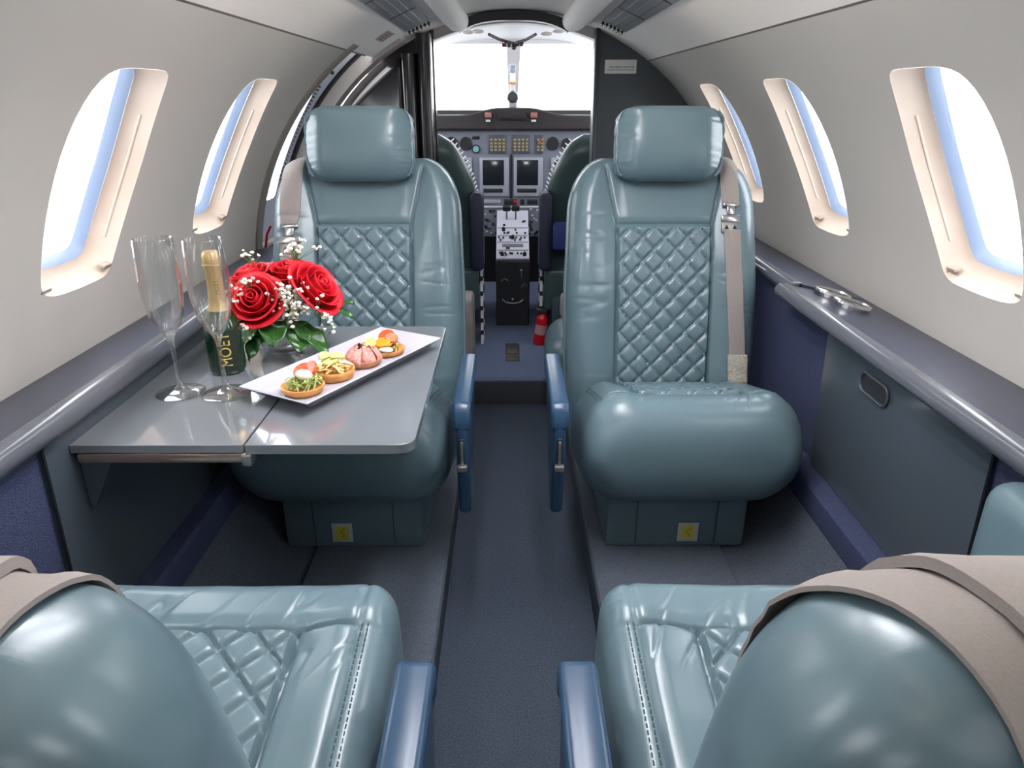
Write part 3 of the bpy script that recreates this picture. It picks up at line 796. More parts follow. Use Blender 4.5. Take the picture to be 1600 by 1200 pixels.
# plate: long axis local y
def platepts(hw, hl): return [(-hw, -hl), (hw, -hl), (hw, hl), (-hw, hl)]
def ring(hw, hl, z, n=10):
    c = platepts(hw, hl); out = []
    for k in range(4):
        a_, b_ = c[k], c[(k+1) % 4]
        for i in range(n): t = i/n; out.append((a_[0]+(b_[0]-a_[0])*t, a_[1]+(b_[1]-a_[1])*t, z))
    return out
rs = [ring(.050, .150, .0), ring(.052, .155, .001), ring(.070, .180, .020), ring(.0735, .1835, .0225), ring(.0745, .1845, .0235), ring(.073, .183, .0250), ring(.068, .178, .0215), ring(.054, .156, .0065), ring(.048, .149, .0045)]
vs = [p for r_ in rs for p in r_]; n = 40
fs = [(q*n+i, q*n+(i+1) % n, (q+1)*n+(i+1) % n, (q+1)*n+i) for q in range(len(rs)-1) for i in range(n)] + [list(range(n))[::-1], list(range((len(rs)-1)*n, len(rs)*n))]
po = pyd('plate_body', vs, fs, M_WHITE, pl, True, 30)
M_PASTRY = mat('pastry', 'd09a58', 0.7, bump=(160, .6), var=(60, 'b87838', .25), bdist=.003)
M_LETT = mat('lettuce', 'b9c070', 0.5, var=(150, '5f7a34', .2))
M_TOM = mat('tomato', 'd8381c', 0.2, var=(180, 'ef6a3c', .2))
M_EGG = mat('egg_white', 'ece0cc', 0.4)
M_SALAMI = mat('salami', 'bd7268', 0.4, var=(220, 'dca396', .15))
M_ORANGE = mat('orange_slice', 'f0941c', 0.3)
M_OLIVE = mat('olive_black', '34202c', 0.25)
M_CUKE = mat('cucumber', 'a9b452', 0.35, var=(120, 'd4d890', .2))
def shell(parent, r, h, m=M_PASTRY):
    mb = MB(); prof = [(0, 0), (r*.80, 0), (r*.90, .003), (r, h*.6), (r*1.01, h*.92), (r*.96, h), (r*.88, h*.9), (r*.8, h*.7), (0, h*.68)]
    mb.lathe(prof, 40, cap=False)
    mb.v = [(x*(1+.02*math.sin(9*math.atan2(y, x))), y*(1+.02*math.sin(9*math.atan2(y, x))), z) for x, y, z in mb.v]
    return mb.build('pastry_shell', m, parent, True, 60)
def strips(k, R_, z0, z1, ln, w, seed):
    rd = random.Random(seed); mb = MB()
    for i in range(k):
        a = rd.uniform(0, 2*PI); r = R_*math.sqrt(rd.random()); c = Vector((r*math.cos(a), r*math.sin(a), rd.uniform(z0, z1)))
        d = Vector((rd.uniform(-1, 1), rd.uniform(-1, 1), rd.uniform(-.35, .35))).normalized(); bnd = Vector((rd.uniform(-1, 1), rd.uniform(-1, 1), .8))*.25
        pts = [c+d*ln*(t-.5)+bnd*ln*math.sin(t*PI) for t in (0, .25, .5, .75, 1)]
        mb.tube(pts, w, 5, flat=.35)
    return mb
def slicedisc(mb, c, r, t, tilt, az, half=False):
    mtx = Matrix.Translation(c) @ Matrix.Rotation(az, 4, 'Z') @ Matrix.Rotation(tilt, 4, 'X')
    n_ = 20; pr = [(r*math.cos(a), r*math.sin(a)) for a in [((PI if half else 2*PI)*i/(n_-(1 if half else 0))) for i in range(n_)]]
    mb.prism(pr, lambda a, b: mtx @ Vector((a, b, -t/2)), lambda a, b: mtx @ Vector((a, b, t/2)))
def tart(t, label):      # t = distance along the plate
    c = pl.matrix_basis @ Vector((0.0, t, .0048)); kz = TZ+.0002+.0048*.913
    r = thing('tartlet', label, 'canape', (c.x, c.y, kz), pl.rotation_euler.z, 'tartlets in a row on the white plate'); r.scale = (.913,)*3
    return r
pl.matrix_basis
t1 = tart(-.117, 'tartlet with red tomato, white egg and shredded lettuce nearest the foot end of the plate')
shell(t1, .0355, .014)
strips(75, .027, .013, .023, .018, .0017, 1).build('lettuce', M_LETT, t1)
mb = MB(); slicedisc(mb, (-.012, .016, .030), .017, .006, .5, .2); slicedisc(mb, (-.002, .022, .033), .015, .006, .9, -.3); mb.build('tomato_slice', M_TOM, t1, True, 40, bev=.0015)
mb = MB(); mb.ball((.002, .003, .030), .014, sc=(1.2, .85, .62)); mb.build('egg_piece', M_EGG, t1)
t2 = tart(-.041, 'plain golden tartlet topped with green cucumber, second along the plate')
shell(t2, .036, .018)
strips(40, .026, .016, .024, .02, .0028, 2).build('cheese_shred', mat('cheese', 'dfb878', .5), t2)
mb = MB(); slicedisc(mb, (-.008, .004, .030), .015, .004, .35, 0); slicedisc(mb, (.004, .008, .034), .012, .004, .8, .6, True); slicedisc(mb, (-.015, -.002, .034), .012, .004, .9, 1.3, True); mb.build('cucumber_slice', M_CUKE, t2, True, 40)
mb = MB(); mb.tube([(.012, .004, .030), (.024, .010, .029), (.036, .012, .026)], [.005, .004, .001], 6, flat=.5); mb.build('cream_curl', M_EGG, t2)
t3 = tart(.036, 'tartlet heaped with pink salami folds and a black olive, third along the plate')
shell(t3, .035, .014, mat('pastry_brown', 'a0603c', .6, bump=(160, .6), var=(60, 'c08458', .25), bdist=.003))
def rosette(parent, R_, z, m, k=6, nm='salami_fold', hh=.016):
    mb = MB()
    for i in range(k):
        a0 = 2*PI*i/k
        def fn(u, v, a0=a0):
            a = a0 + (u-.5)*1.7; r = R_*(.55+.45*v) + .003*math.sin(u*9+i)
            return (r*math.cos(a)*(1-.12*v*math.cos(a-a0)), r*math.sin(a), z+hh*(1-v)**.6*1.0 + .003*math.sin(u*7+i*2))
        mb.grid(fn, 12, 6)
    o = mb.build(nm, m, parent, True, None); s = o.modifiers.new('s', 'SOLIDIFY'); s.thickness = .0018; return o
rosette(t3, .036, .010, M_SALAMI, 7, hh=.022); rosette(t3, .020, .026, M_SALAMI, 5, 'salami_fold', .010)
mb = MB(); mb.ball((.004, -.003, .034), .007, sc=(1, 1, .7)); mb.build('olive', M_OLIVE, t3)
mb = MB(); slicedisc(mb, (.004, .018, .036), .012, .003, .5, .4); mb.build('cucumber_slice', M_CUKE, t3)
t4 = tart(.105, 'tartlet with tomato and bright orange slice at the far end of the plate')
shell(t4, .036, .012)
strips(60, .028, .011, .022, .016, .0018, 4).build('lettuce', mat('lettuce_mix', 'c4a25c', .5, var=(90, '7c7c38', .2)), t4)
mb = MB(); slicedisc(mb, (-.006, .012, .030), .016, .006, .5, .2); slicedisc(mb, (.010, .006, .030), .013, .006, .4, .9); mb.build('tomato_slice', M_TOM, t4, True, 40, bev=.0015)
mb = MB(); slicedisc(mb, (.004, -.013, .025), .015, .006, .35, .3); mb.build('orange_slice', M_ORANGE, t4, True, 40, bev=.0015)
mb = MB(); mb.ball((.014, -.020, .016), .013, sc=(1.4, .8, .4)); mb.build('cheese_piece', M_EGG, t4)

# ------------------------------------------------------------------ flowers
VX, VY, BK = -.4245, 1.2005, .913       # vase centre; size of the bouquet
FP = lambda p: Vector((VX+BK*(p[0]+.463), VY+BK*(p[1]-1.315), TZ+BK*(p[2]-.5605)))
vz = MB(); vz.lathe([(0, 0), (.026, 0), (.034, .003), (.044, .012), (.049, .026), (.048, .042), (.042, .052), (.040, .052), (.046, .041), (.047, .026), (.042, .014), (.033, .006), (0, .004)], 48, cap=False)
vo = vz.build('bowl_vase', M_GLASS, None, True, None); vo.location = (VX, VY, TZ+.0003); vo.scale = (BK,)*3
tag(vo, 'low round glass bowl vase under the red rose arrangement', 'vase')
M_ROSE = mat('rose_red', 'c80d22', 0.5, var=(30, 'd41428', .3))
M_LEAF = mat('leaf_green', '1f4a1c', 0.3, var=(25, '34672a', .25), coat=.2)
M_STEM = mat('stem_green', '5a7a3a', 0.5)
M_GYP = mat('gypsophila_white', 'efe9dc', 0.6)
def rose_mesh(seed, R_):
    rd = random.Random(seed); mb = MB()
    layers = [(2, .13, 1.0, .0), (3, .25, 1.0, .05), (3, .40, .96, .16), (4, .58, .90, .34), (5, .78, .74, .60), (5, .95, .50, .85)]
    for li, (k, r, top, flare) in enumerate(layers):
        off = rd.random()*6
        for i in range(k):
            a0 = off + 2*PI*i/k + rd.uniform(-.15, .15); span = 2*PI/k*1.45; rt = r*rd.uniform(.94, 1.06)
            tp = top*rd.uniform(.94, 1.04)
            def fn(u, v, a0=a0, span=span, rt=rt, tp=tp, flare=flare, ph=rd.random()*6):
                a = a0 + (u-.5)*span
                edge = 1-(abs(2*u-1))**3*.22
                z = (-.55 + (tp+.55)*v*edge)
                rr = rt*(.35+.65*min(1, v*1.7)**.7) + flare*.34*max(0, v-.7)/.3*(.6+.4*math.sin(PI*u)) + .025*math.sin(5*u+ph)*v + .05*(u-.5)*rt
                z -= flare*.22*max(0, v-.82)/.18
                return (R_*rr*math.cos(a), R_*rr*math.sin(a), R_*z*.72)
            mb.grid(fn, 12, 10)
    return mb
def rose(c, R_, d, label, seed):
    c = FP(c); R_ *= BK
    mb = rose_mesh(seed, R_)
    o = mb.build('red_rose', M_ROSE, None, True, None); s = o.modifiers.new('s', 'SOLIDIFY'); s.thickness = .0007
    o.location = c; o.rotation_mode = 'QUATERNION'; o.rotation_quaternion = Vector(d).to_track_quat('Z', 'Y')
    tag(o, label, 'rose', 'red roses in the arrangement')
    cx = MB(); cx.lathe([(0, -R_*.62), (.004, -R_*.60), (R_*.3, -R_*.42), (R_*.36, -R_*.3)], 14, cap=False)
    end = Vector((VX, VY, TZ+.03)) - Vector(c); q = o.rotation_quaternion.inverted() @ end
    cx.tube([(0, 0, -R_*.5), (q*.5)[:], q[:]], .0018, 6)
    cx.build('stem', M_STEM, o)
    return o
rose((-.484, 1.262, .674), .047, (-.10, -.80, .62), 'large open red rose at the front left of the bouquet', 1)
rose((-.388, 1.295, .688), .049, (.72, -.22, .62), 'red rose on the right side of the bouquet, turned away', 2)
rose((-.437, 1.335, .706), .042, (.05, -.1, 1), 'red rose at the top middle of the bouquet', 3)
rose((-.515, 1.325, .698), .041, (-.45, -.2, .9), 'red rose at the back left of the bouquet', 4)
rose((-.455, 1.385, .690), .040, (0, .5, .8), 'red rose at the rear of the bouquet, mostly hidden', 5)
def leaf(c, tip, up, w, label):
    c = FP(c); tip = FP(tip); w *= BK; ax = tip-c; L_ = ax.length; ax.normalize(); up = Vector(up); sd = ax.cross(up).normalized(); nn = sd.cross(ax)
    def fn(u, v):
        wv = w*math.sin(PI*min(1, v*1.02))**.55*(1-.25*v)
        x = (u-.5)*2*wv; cup = .25*abs(u-.5)*2*wv - .25*L_*(v-.4)**2 + .003*math.sin(v*14+u*5)
        p = c + ax*(L_*v) + sd*x + nn*cup
        return tuple(p)
    o = MB().grid(fn, 9, 14).build('leaf', M_LEAF, None, True, None); s = o.modifiers.new('s', 'SOLIDIFY'); s.thickness = .0008
    m_ = MB().tube([fn(.5, v/8) for v in range(8)], .0009, 5).build('midrib', M_STEM, o)
    return tag(o, label, 'leaf', 'green leaves round the bouquet')
lv = [((-.43, 1.28, .632), (-.355, 1.235, .585), .028, 'round green leaf hanging at the right front of the bouquet'),
      ((-.46, 1.27, .635), (-.445, 1.200, .615), .030, 'broad leaf with a pale rim at the front middle of the bouquet'),
      ((-.49, 1.28, .625), (-.545, 1.245, .575), .026, 'dark leaf low on the left of the bouquet'),
      ((-.40, 1.31, .655), (-.318, 1.300, .640), .022, 'dark leaf reaching right under the turned rose'),
      ((-.42, 1.27, .625), (-.40, 1.215, .595), .026, 'green leaf at the front of the vase, right of the pale rimmed one'),
      ((-.50, 1.26, .650), (-.535, 1.205, .640), .020, 'bright green leaf below the front left rose'),
      ((-.48, 1.27, .62), (-.505, 1.225, .575), .022, 'small leaf touching the vase on its left'),
      ((-.40, 1.34, .65), (-.325, 1.345, .655), .018, 'thin leaf tip sticking out at the far right'),
      ((-.47, 1.36, .65), (-.49, 1.43, .64), .026, 'leaf at the back of the bouquet')]
for a_, b_, w_, lab in lv: leaf(a_, b_, (0, 0, 1), w_, lab)
# baby's breath: sprigs, each a thing with stems and tiny blossoms
def sprig(c, spread, k, label, seed):
    rd = random.Random(seed); c = FP(c); base = Vector((VX, VY, TZ+.035)); spread = [q*BK for q in spread]
    st = MB(); st.tube([base, base.lerp(c, .6)+Vector((0, -.01, -.005)), c], .0007, 4)
    bl = MB()
    for i in range(k):
        p = c + Vector((rd.gauss(0, 1)*spread[0], rd.gauss(0, 1)*spread[1], rd.gauss(0, 1)*spread[2]))
        st.tube([base.lerp(c, .85), p], .0004, 4)
        bl.ball(p, rd.uniform(.0026, .0042), 6, (1, 1, .8))
        for q in range(3):
            bl.ball(p+Vector((rd.uniform(-1, 1), rd.uniform(-1, 1), rd.uniform(-.5, 1)))*.0024, .0016, 5)
    o = st.build('gypsophila_sprig', M_STEM, None); bl.build('blossoms', M_GYP, o, True, None)
    return tag(o, label, 'flower sprig', "baby's breath sprigs")
sprig((-.415, 1.250, .690), (.016, .010, .014), 75, "large cloud of tiny white blossoms between the front and right roses", 1)
sprig((-.420, 1.245, .665), (.014, .010, .010), 40, "tiny white blossoms below the large white cloud", 2)
sprig((-.365, 1.245, .660), (.012, .010, .013), 15, "loose tiny white blossoms below the turned right rose", 3)
sprig((-.425, 1.350, .755), (.018, .012, .007), 28, "tiny white blossoms standing above the top of the bouquet", 4)
sprig((-.520, 1.245, .690), (.007, .010, .016), 15, "tiny white blossoms at the left edge of the front rose", 5)
sprig((-.495, 1.240, .722), (.012, .010, .004), 10, "tiny white blossoms just above the front rose", 6)
sprig((-.500, 1.220, .635), (.005, .006, .010), 7, "few tiny white blossoms hanging under the front rose", 7)
sprig((-.350, 1.230, .632), (.008, .006, .004), 4, "two or three white blossoms by the round right leaf", 8)
sprig((-.520, 1.350, .745), (.012, .010, .005), 9, "sparse white blossoms at the upper left of the bouquet", 9)

# ------------------------------------------------------------------ ceiling fittings
def strip_on_ceiling(side, a0, a1, y0, y1, R, t, n=8):
    mb = MB()
    pr = [(a0+(a1-a0)*i/n, R) for i in range(n+1)] + [(a1-(a1-a0)*i/n, R-t) for i in range(n+1)]
    f = lambda y: (lambda a, r: cyl(side, a, y, r))
    mb.prism(pr, f(y0), f(y1)); return mb
for side, nm in ((-1, 'left'), (1, 'right')):
    sl = tag(thing_empty('ceiling_service_strip'), 'grey slotted service strip set in the %s of the ceiling' % nm, 'ceiling panel')
    strip_on_ceiling(side, 64.4, 70.2, -1.4, 2.33, R0-.0005, .004).build('strip_panel', mat('strip_grey', '7f8284', .5), sl)
    g = MB()
    for a in (65.8, 67.3, 68.8):
        g.tube([cyl(side, a, y, R0-.0048) for y in (-1.4, 2.33)], .0008, 4)
    for y in np.arange(-1.2, 2.3, .32): g.tube([cyl(side, a, float(y), R0-.0048) for a in (64.5, 70.1)], .0008, 4)
    g.build('panel_joints', M_DARKP, sl)
    g = MB()
    for k in range(6): 
        a = 64.7+k*.95
        x, y, z = cyl(side, a+.3, 2.36, R0-.008); g.box(-.0035, .0035, -.022, .022, -.004, .004, Matrix.Translation((x, y, z)), .001)
    g.build('air_grille', M_BLACK, sl)
    # soft rolled duct beside the strip
    rl = MB(); ys = [-1.45, 0, 1.2, 2.2, 2.44, 2.50, 2.53, 2.545]; rr = [.034, .034, .034, .034, .034, .031, .022, .006]
    rl.tube([cyl(side, 75.5 if y < 2.4 else 75.5+(y-2.4)*6, y, R0-.012) for y in ys], rr, 20)
    tag(rl.build('ceiling_duct', M_CEIL, None, True, 60), 'cream padded duct running along the %s of the ceiling crown' % nm, 'duct')
# added emissive strips in the ceiling crown, out of view, as fill light
for side, nm in ((-1, 'left'), (1, 'right')):
    for y0, y1, w_ in ((-1.25, -.30, 'aft'), (.62, 1.20, 'forward')):
        lt = tag(thing_empty('fill_strip'), '%s %s added white fill strip in the ceiling, out of view' % (w_, nm), 'light', 'added fill strips')
        strip_on_ceiling(side, 80.6, 86.2, y0, y1, R0-.002, .006).build('frame', M_CREAMP, lt)
        strip_on_ceiling(side, 81.2, 85.6, y0+.01, y1-.01, R0-.0075, .004).build('emitter_strip', M_FILLF if w_ == 'forward' else M_FILLA, lt)
# added emitters outboard of the ducts, out of view, to brighten the ceiling
for side, nm in ((-1, 'left'), (1, 'right')):
    lt = tag(thing_empty('added_uplight'), 'slim added light, out of view behind the %s ceiling duct, washing the ceiling' % nm, 'light')
    mb = MB(); mb.tube([cyl(side, 72.6, y, R0-.018) for y in (-.2, 1.72)], .0045, 8); mb.build('tube', M_UPLIGHT, lt)
    mb = MB(); mb.tube([cyl(side, 73.3, y, R0-.027) for y in (-.22, 1.74)], .0075, 10, flat=.5); mb.build('shade', M_CEIL, lt)  # keeps the added glowing tube out of view
# small placard on the left of the ceiling
pc = tag(thing_empty('ceiling_placard'), 'small beige placard with fine red print on the ceiling left of the crown', 'placard')
strip_on_ceiling(-1, 58.9, 62.2, 2.17, 2.27, R0-.0005, .002).build('plate', mat('placard_beige', 'b9aaa2', .5), pc)
g = MB()
for k in range(4): g.tube([cyl(-1, 59.5+k*.75, y, R0-.0028) for y in (2.18, 2.26)], .0012, 4)
g.build('print', mat('placard_ink', '8a5a50', .6), pc)

# ------------------------------------------------------------------ entry door recess on the left
RD = R0 + .035
dp = patch('door_1', 2.07, 2.40, 2, 56, -1, [win_outline(2.235, hw=.085)], mat('door_lining', 'd4d8e6', .45), R=RD)
dp['label'] = 'pale grey cabin door with its own window, left side ahead of the seats'
dw = struct(thing_empty('window_4'), 'window in the cabin door')
n = 2*len(WPTS)
def rp(R, ins, y=2.235): return [cyl(-1, math.degrees(s/R0), yy, R) for yy, s in win_outline(y, inset=ins, hw=.085)]
rr = [(RD, 0), (RD+.03, .003), (RD+.04, .012)]
vs = [p for R, i in rr for p in rp(R, i)]
pyd('window_frame', vs, [(q*n+i, q*n+(i+1) % n, (q+1)*n+(i+1) % n, (q+1)*n+i) for q in range(2) for i in range(n)], mat('door_window_frame', 'c6c4d4', .4), dw)
a_ = rp(RD+.036, .01); b_ = rp(RD+.040, .01)
pyd('pane', a_+b_, [list(range(n)), list(range(n, 2*n))[::-1]]+[(i, (i+1) % n, n+(i+1) % n, n+i) for i in range(n)], M_PANE, dw, False)
g = MB()
for k in range(26):
    a = 19 + k*.92
    hwk = .085*np.interp(a, [16, 22, 30, 36, 45], [.80, .97, 1.0, .86, .35])
    g.box(-.004, .004, -.006, .006, -.0022, .0022, Matrix.Translation(cyl(-1, a, 2.235+hwk+.010, RD-.002)) @ Matrix.Rotation(math.radians(90-a), 4, 'Y'))
g.build('seal_dashes', M_DARKP, dw)
mb = MB()
def arcband(mb, y0, y1, r0, r1, a0, a1, n=28):
    vs = []; 
    for i in range(n+1):
        a = a0+(a1-a0)*i/n
        for r, y in ((r0, y0), (r0, y1), (r1, y1), (r1, y0)): vs.append(cyl(-1, a, y, r))
    fs = [(i*4+j, i*4+(j+1) % 4, (i+1)*4+(j+1) % 4, (i+1)*4+j) for i in range(n) for j in range(4)] + [(0, 1, 2, 3), (n*4+3, n*4+2, n*4+1, n*4)]
    return mb.add(vs, fs)
k0 = tn
struct(arcband(MB(), 2.03, 2.075, R0-.006, RD+.03, 0, 56).build('trim_%d' % tn, mat('door_edge_taupe', '8b867f', .6)), 'taupe edge of the cabin wall at the door'); tn += 1
struct(arcband(MB(), 2.075, 2.085, RD-.006, RD+.02, 0, 58).build('trim_%d' % tn, M_BLACK), 'black rubber door seal, aft side'); tn += 1
struct(arcband(MB(), 2.385, 2.41, RD-.010, RD+.02, 0, 62).build('trim_%d' % tn, M_BLACK), 'black rubber door seal, forward side'); tn += 1
struct(arcband(MB(), 2.41, 2.50, R0-.012, RD+.03, 0, 62).build('trim_%d' % tn, mat('arch_cream', 'b2aca4', .6)), 'cream arch between door and closet'); tn += 1
mb = MB()
for a in (46, 49.5): mb.ball(cyl(-1, a, 2.30-.03*(a-46), RD-.004), .006)
tag(mb.build('door_fastener', M_BLACK), 'two black studs at the top of the cabin door', 'fastener')
mb = MB(); mb.tube([(-.748, 2.115, .56), (-.752, 2.112, .60), (-.744, 2.118, .645), (-.730, 2.12, .67)], .006, 8, flat=.6)
tag(mb.build('door_pull_strap', M_RED), 'short red strap beside the cabin door', 'strap')
# sill under door
struct(MB().box(-.80, -.60, 2.02, 2.58, .0, .60).build('trim_%d' % tn, M_CARPETB, smooth=False), 'blue carpeted side below the cabin door'); tn += 1

# ------------------------------------------------------------------ dividers to the cockpit
def divider(side, m, name, label):
    r = tag(thing_empty(name), label, 'divider')
    xe = .268
    pts = [(xe, .10)] + [(xe, ZC+math.sqrt((R0-.004)**2-xe**2))]
    a_e = math.degrees(math.acos(xe/(R0-.004)))
    for i in range(1, 24):
        a = a_e - i*(a_e+34)/23; pts.append(((R0-.004)*math.cos(math.radians(a)), ZC+(R0-.004)*math.sin(math.radians(a))))
    mb = MB(); mb.prism([(side*x, z) for x, z in pts], lambda x, z: (x, 2.56, z), lambda x, z: (x, 2.60, z))
    mb.build('panel', m, r, True, 30)
    return r
dr = divider(1, M_DIVR, 'cockpit_divider', 'flat dark grey divider panel right of the cockpit opening with white placard')
MB().box(.262, .276, 2.545, 2.615, .10, 1.234, None, .004).build('edge_strip', mat('divider_edge', '33383c', .4), dr)
p_ = MB().box(.297, .402, 2.555, 2.5605, 1.099, 1.141, None, .001).build('placard', mat('placard_white', 'dcdcd8', .5), dr)
g = MB()
rd = random.Random(3)
x = .312
while x < .388:
    w_ = rd.uniform(.003, .009); g.box(x, x+w_, 2.5543, 2.5552, 1.117, 1.121); x += w_+.002
x = .305
while x < .394:
    w_ = rd.uniform(.003, .010); g.box(x, x+w_, 2.5543, 2.5552, 1.109, 1.1115); x += w_+.002
g.build('fine_print', M_GREYTXT, p_, smooth=False)
dl = divider(-1, M_DIVL, 'closet', 'glossy dark closet with rounded corner columns left of the cockpit opening')
# rounded columns on the aisle side and a curved front
def col(x, w, y, h1, name):
    mb = MB(); mb.prism(rrect(w, .055, min(w, .05)-.001, 8, x, y), lambda a, b: (a, b, .1), lambda a, b: (a, b, h1)); return mb.build(name, M_DIVL, dl, True, 50)
col(-.296, .024, 2.535, 1.215, 'corner_column'); col(-.344, .022, 2.520, 1.155, 'corner_column')
mb = MB()
def fn(u, v):
    x = -.368 - u*.26; y = 2.50 + .04*math.sin(PI*u*.8); zt_ = ZC+math.sqrt(max(.01, (R0-.02)**2-x*x))-.02
    return (x, y, .1+v*(zt_-.1))
mb.grid(fn, 24, 30); o = mb.build('curved_front', M_DIVL, dl, True, None); s = o.modifiers.new('s', 'SOLIDIFY'); s.thickness = .012; s.offset = -1
g = MB(); g.tube([(-.29, 2.478, .15), (-.29, 2.478, 1.19)], .0018, 6); g.tube([(-.372, 2.492, .2), (-.372, 2.492, 1.12)], .0018, 6)
g.build('door_gap', M_BLACK, dl)

# dark arch bar over the cockpit opening
def archcurve(x, top, drop, half): return top - drop*(abs(x)/half)**2.6
pr = []
N_ = 30
for i in range(N_+1): x = -.175+.35*i/N_; pr.append((x, 1.281-.03*(abs(x)/.175)**2.5))
for i in range(N_+1): x = .175-.35*i/N_; pr.append((x, 1.252-.034*(abs(x)/.175)**3))
mb = MB(); mb.prism([(x-.006, z) for x, z in pr], lambda x, z: (x, 2.50, z), lambda x, z: (x, 2.54, z))
tag(mb.build('arch_bar', M_DARKP, None, True, 40), 'dark curved bar over the cockpit opening', 'arch')
struct(arcband(MB(), 2.60, 2.66, R0-.03, R0+.03, 66, 114).build('trim_%d' % tn, M_CREAMP), 'cream header above the cockpit opening'); tn += 1

# ------------------------------------------------------------------ cockpit
M_CKW = mat('cockpit_white', 'e4e2e4', .6)
# side linings and overhead
mb = MB()
def ckx(y): return .70 - .16*max(0, (y-2.62)/1.2)
for s_ in (-1, 1):
    m2 = MB()
    def fn(u, v, s_=s_):
        y = 2.62+u*1.0; return (s_*(ckx(y)), y, .05+v*.87)
    m2.grid(fn, 8, 4)
    struct(m2.build('trim_%d' % tn, mat('cockpit_side', '55585f', .7), None, True, None), 'grey side lining of the cockpit'); tn += 1
def fn(u, v):
    y = 2.62+u*.86; x = (v-.5)*2*(ckx(y)); return (x, y, 1.262+.02*math.sin(PI*u) - .16*abs(2*v-1)**3)
o = struct(MB().grid(fn, 10, 20).build('trim_%d' % tn, M_CKW, None, True, None), 'white overhead lining of the cockpit'); tn += 1
# windshield: frame with centre post, two panes
ws = struct(thing_empty('window_13'), 'two-pane windshield with centre post')
def wsp(x, t):     # t 0 top .. 1 bottom
    return (x, 3.46+t*.62-.10*abs(x)**1.6*1.0, 1.262-t*.31)
mb = MB(); mb.prism([(-.032, 0), (.032, 0), (.026, .55), (.018, 1), (-.018, 1), (-.026, .55)], lambda x, t: wsp(x, t), lambda x, t: tuple(Vector(wsp(x, t))+Vector((0, -.03, -.006))))
mb.build('centre_post', M_CKW, ws, smooth=False)
for s_ in (-1, 1):
    a_ = [wsp(s_*x, t) for x, t in ((.022, .02), (.60, .02), (.60, 1), (.016, 1))]
    b_ = [tuple(Vector(p)+Vector((0, .012, .012))) for p in a_]
    pyd('pane', a_+b_, [(0, 1, 2, 3), (7, 6, 5, 4)]+[(i, (i+1) % 4, 4+(i+1) % 4, 4+i) for i in range(4)], M_PANE, ws, False)
mb = MB(); mb.tube([wsp(x, 0.0) for x in np.linspace(-.62, .62, 20)], .016, 8); mb.build('top_rail', M_CKW, ws)
# white band round the post behind compass and the compass
cp = tag(thing_empty('magnetic_compass'), 'round black magnetic compass hanging on the windshield centre post', 'compass')
cp.location = (-.004, 3.60, 1.03)
MB().lathe([(0, -.026), (.022, -.026), (.028, -.020), (.028, .012), (.022, .022), (0, .022)], 24, mtx=Matrix.Rotation(PI/2, 4, 'X')).build('compass_housing', M_DARKP, cp)
MB().lathe([(0, .0), (.016, .0), (.016, .002), (0, .002)], 24, (0, -.024, 0), Matrix.Rotation(PI/2, 4, 'X')).build('compass_face', mat('compass_face', '3a3a3e', .3), cp)
MB().box(-.012, .012, -.006, .006, .02, .16, None, .003).build('mount', M_PLASTICW, cp)
MB().box(-.016, .016, -.012, -.006, .055, .066, None, .002).build('amber_clip', mat('amber', 'c88a3a', .5), cp)
MB().box(-.013, .013, -.010, -.005, .105, .135, None, .002).build('mount_label', mat('label_bluegrey', '8f98a8', .5), cp)
# overhead hardware: sun visors, dark handles
ov = tag(thing_empty('overhead_fittings'), 'dark visor arms and small fittings on the cockpit overhead', 'fittings')
mb = MB()
mb.tube([(-.10, 3.1, 1.258), (-.06, 3.15, 1.243), (.0, 3.2, 1.232), (.05, 3.15, 1.243), (.085, 3.1, 1.258)], .006, 8)
mb.tube([(-.05, 3.2, 1.225), (.03, 3.2, 1.230)], .008, 8)
mb.ball((-.02, 3.16, 1.226), .012); mb.ball((.03, 3.18, 1.228), .010); mb.ball((.0, 3.25, 1.222), .012)
mb.build('visor_arm', M_DARKP, ov)
g = MB()
for x in (-.18, -.14, .13, .17): MB().ball((x, 3.0+.2*random.random(), 1.262), .016, 8, (1.5, 1, .5)).build('air_gasper', mat('gasper_cream', 'c9c0b8', .5), ov)
MB().box(.01, .022, 3.19, 3.2, 1.226, 1.236).build('red_latch', M_RED, ov); MB().box(-.04, -.03, 3.19, 3.2, 1.226, 1.234).build('red_latch', M_RED, ov)

# glareshield and instrument panel
gl = tag(thing_empty('glareshield'), 'dark padded glareshield with a hump in the middle and two warning lights', 'glareshield')
def gtop(x): return .957+.030*math.exp(-(x/.16)**4)-.006*abs(x)
pr = [(x, gtop(x)) for x in np.linspace(-.56, .56, 40)] + [(x, .893) for x in np.linspace(.56, -.56, 12)]
mb = MB(); mb.prism(pr, lambda x, z: (x, 3.30, z), lambda x, z: (x, 4.0, z-.01)); mb.build('hood', M_GLARE, gl, True, 40, bev=.01)
mb = MB(); mb.box(-.066, .054, 3.288, 3.302, .935, .958, None, .003); mb.build('annunciator_panel', mat('annun', '2e2528', .3), gl)
for k, x in enumerate((-.112, .088)):
    MB().box(x-.014, x+.014, 3.286, 3.302, .945, .966, None, .002).build('warning_light', mat('warn_red', 'b0706c', .3), gl)
    MB().box(x-.011, x+.009, 3.285, 3.302, .928, .937, None, .001).build('caution_button', M_PLASTICW, gl)
ip = tag(thing_empty('instrument_panel'), 'grey cockpit instrument panel with dark screens and round gauges', 'instrument panel')
YI = 3.34
MB().box(-.52, .52, YI, YI+.03, .42, .895).build('panel_plate', M_INSTR, ip, smooth=False)
def ibox(x0, x1, z0, z1, d, m, name, par=ip, bev=.002):
    return MB().box(x0, x1, YI-d, YI+.001, z0, z1, None, bev).build(name, m, par)
M_BEZ = mat('bezel_grey', 'a4a6b4', .45)
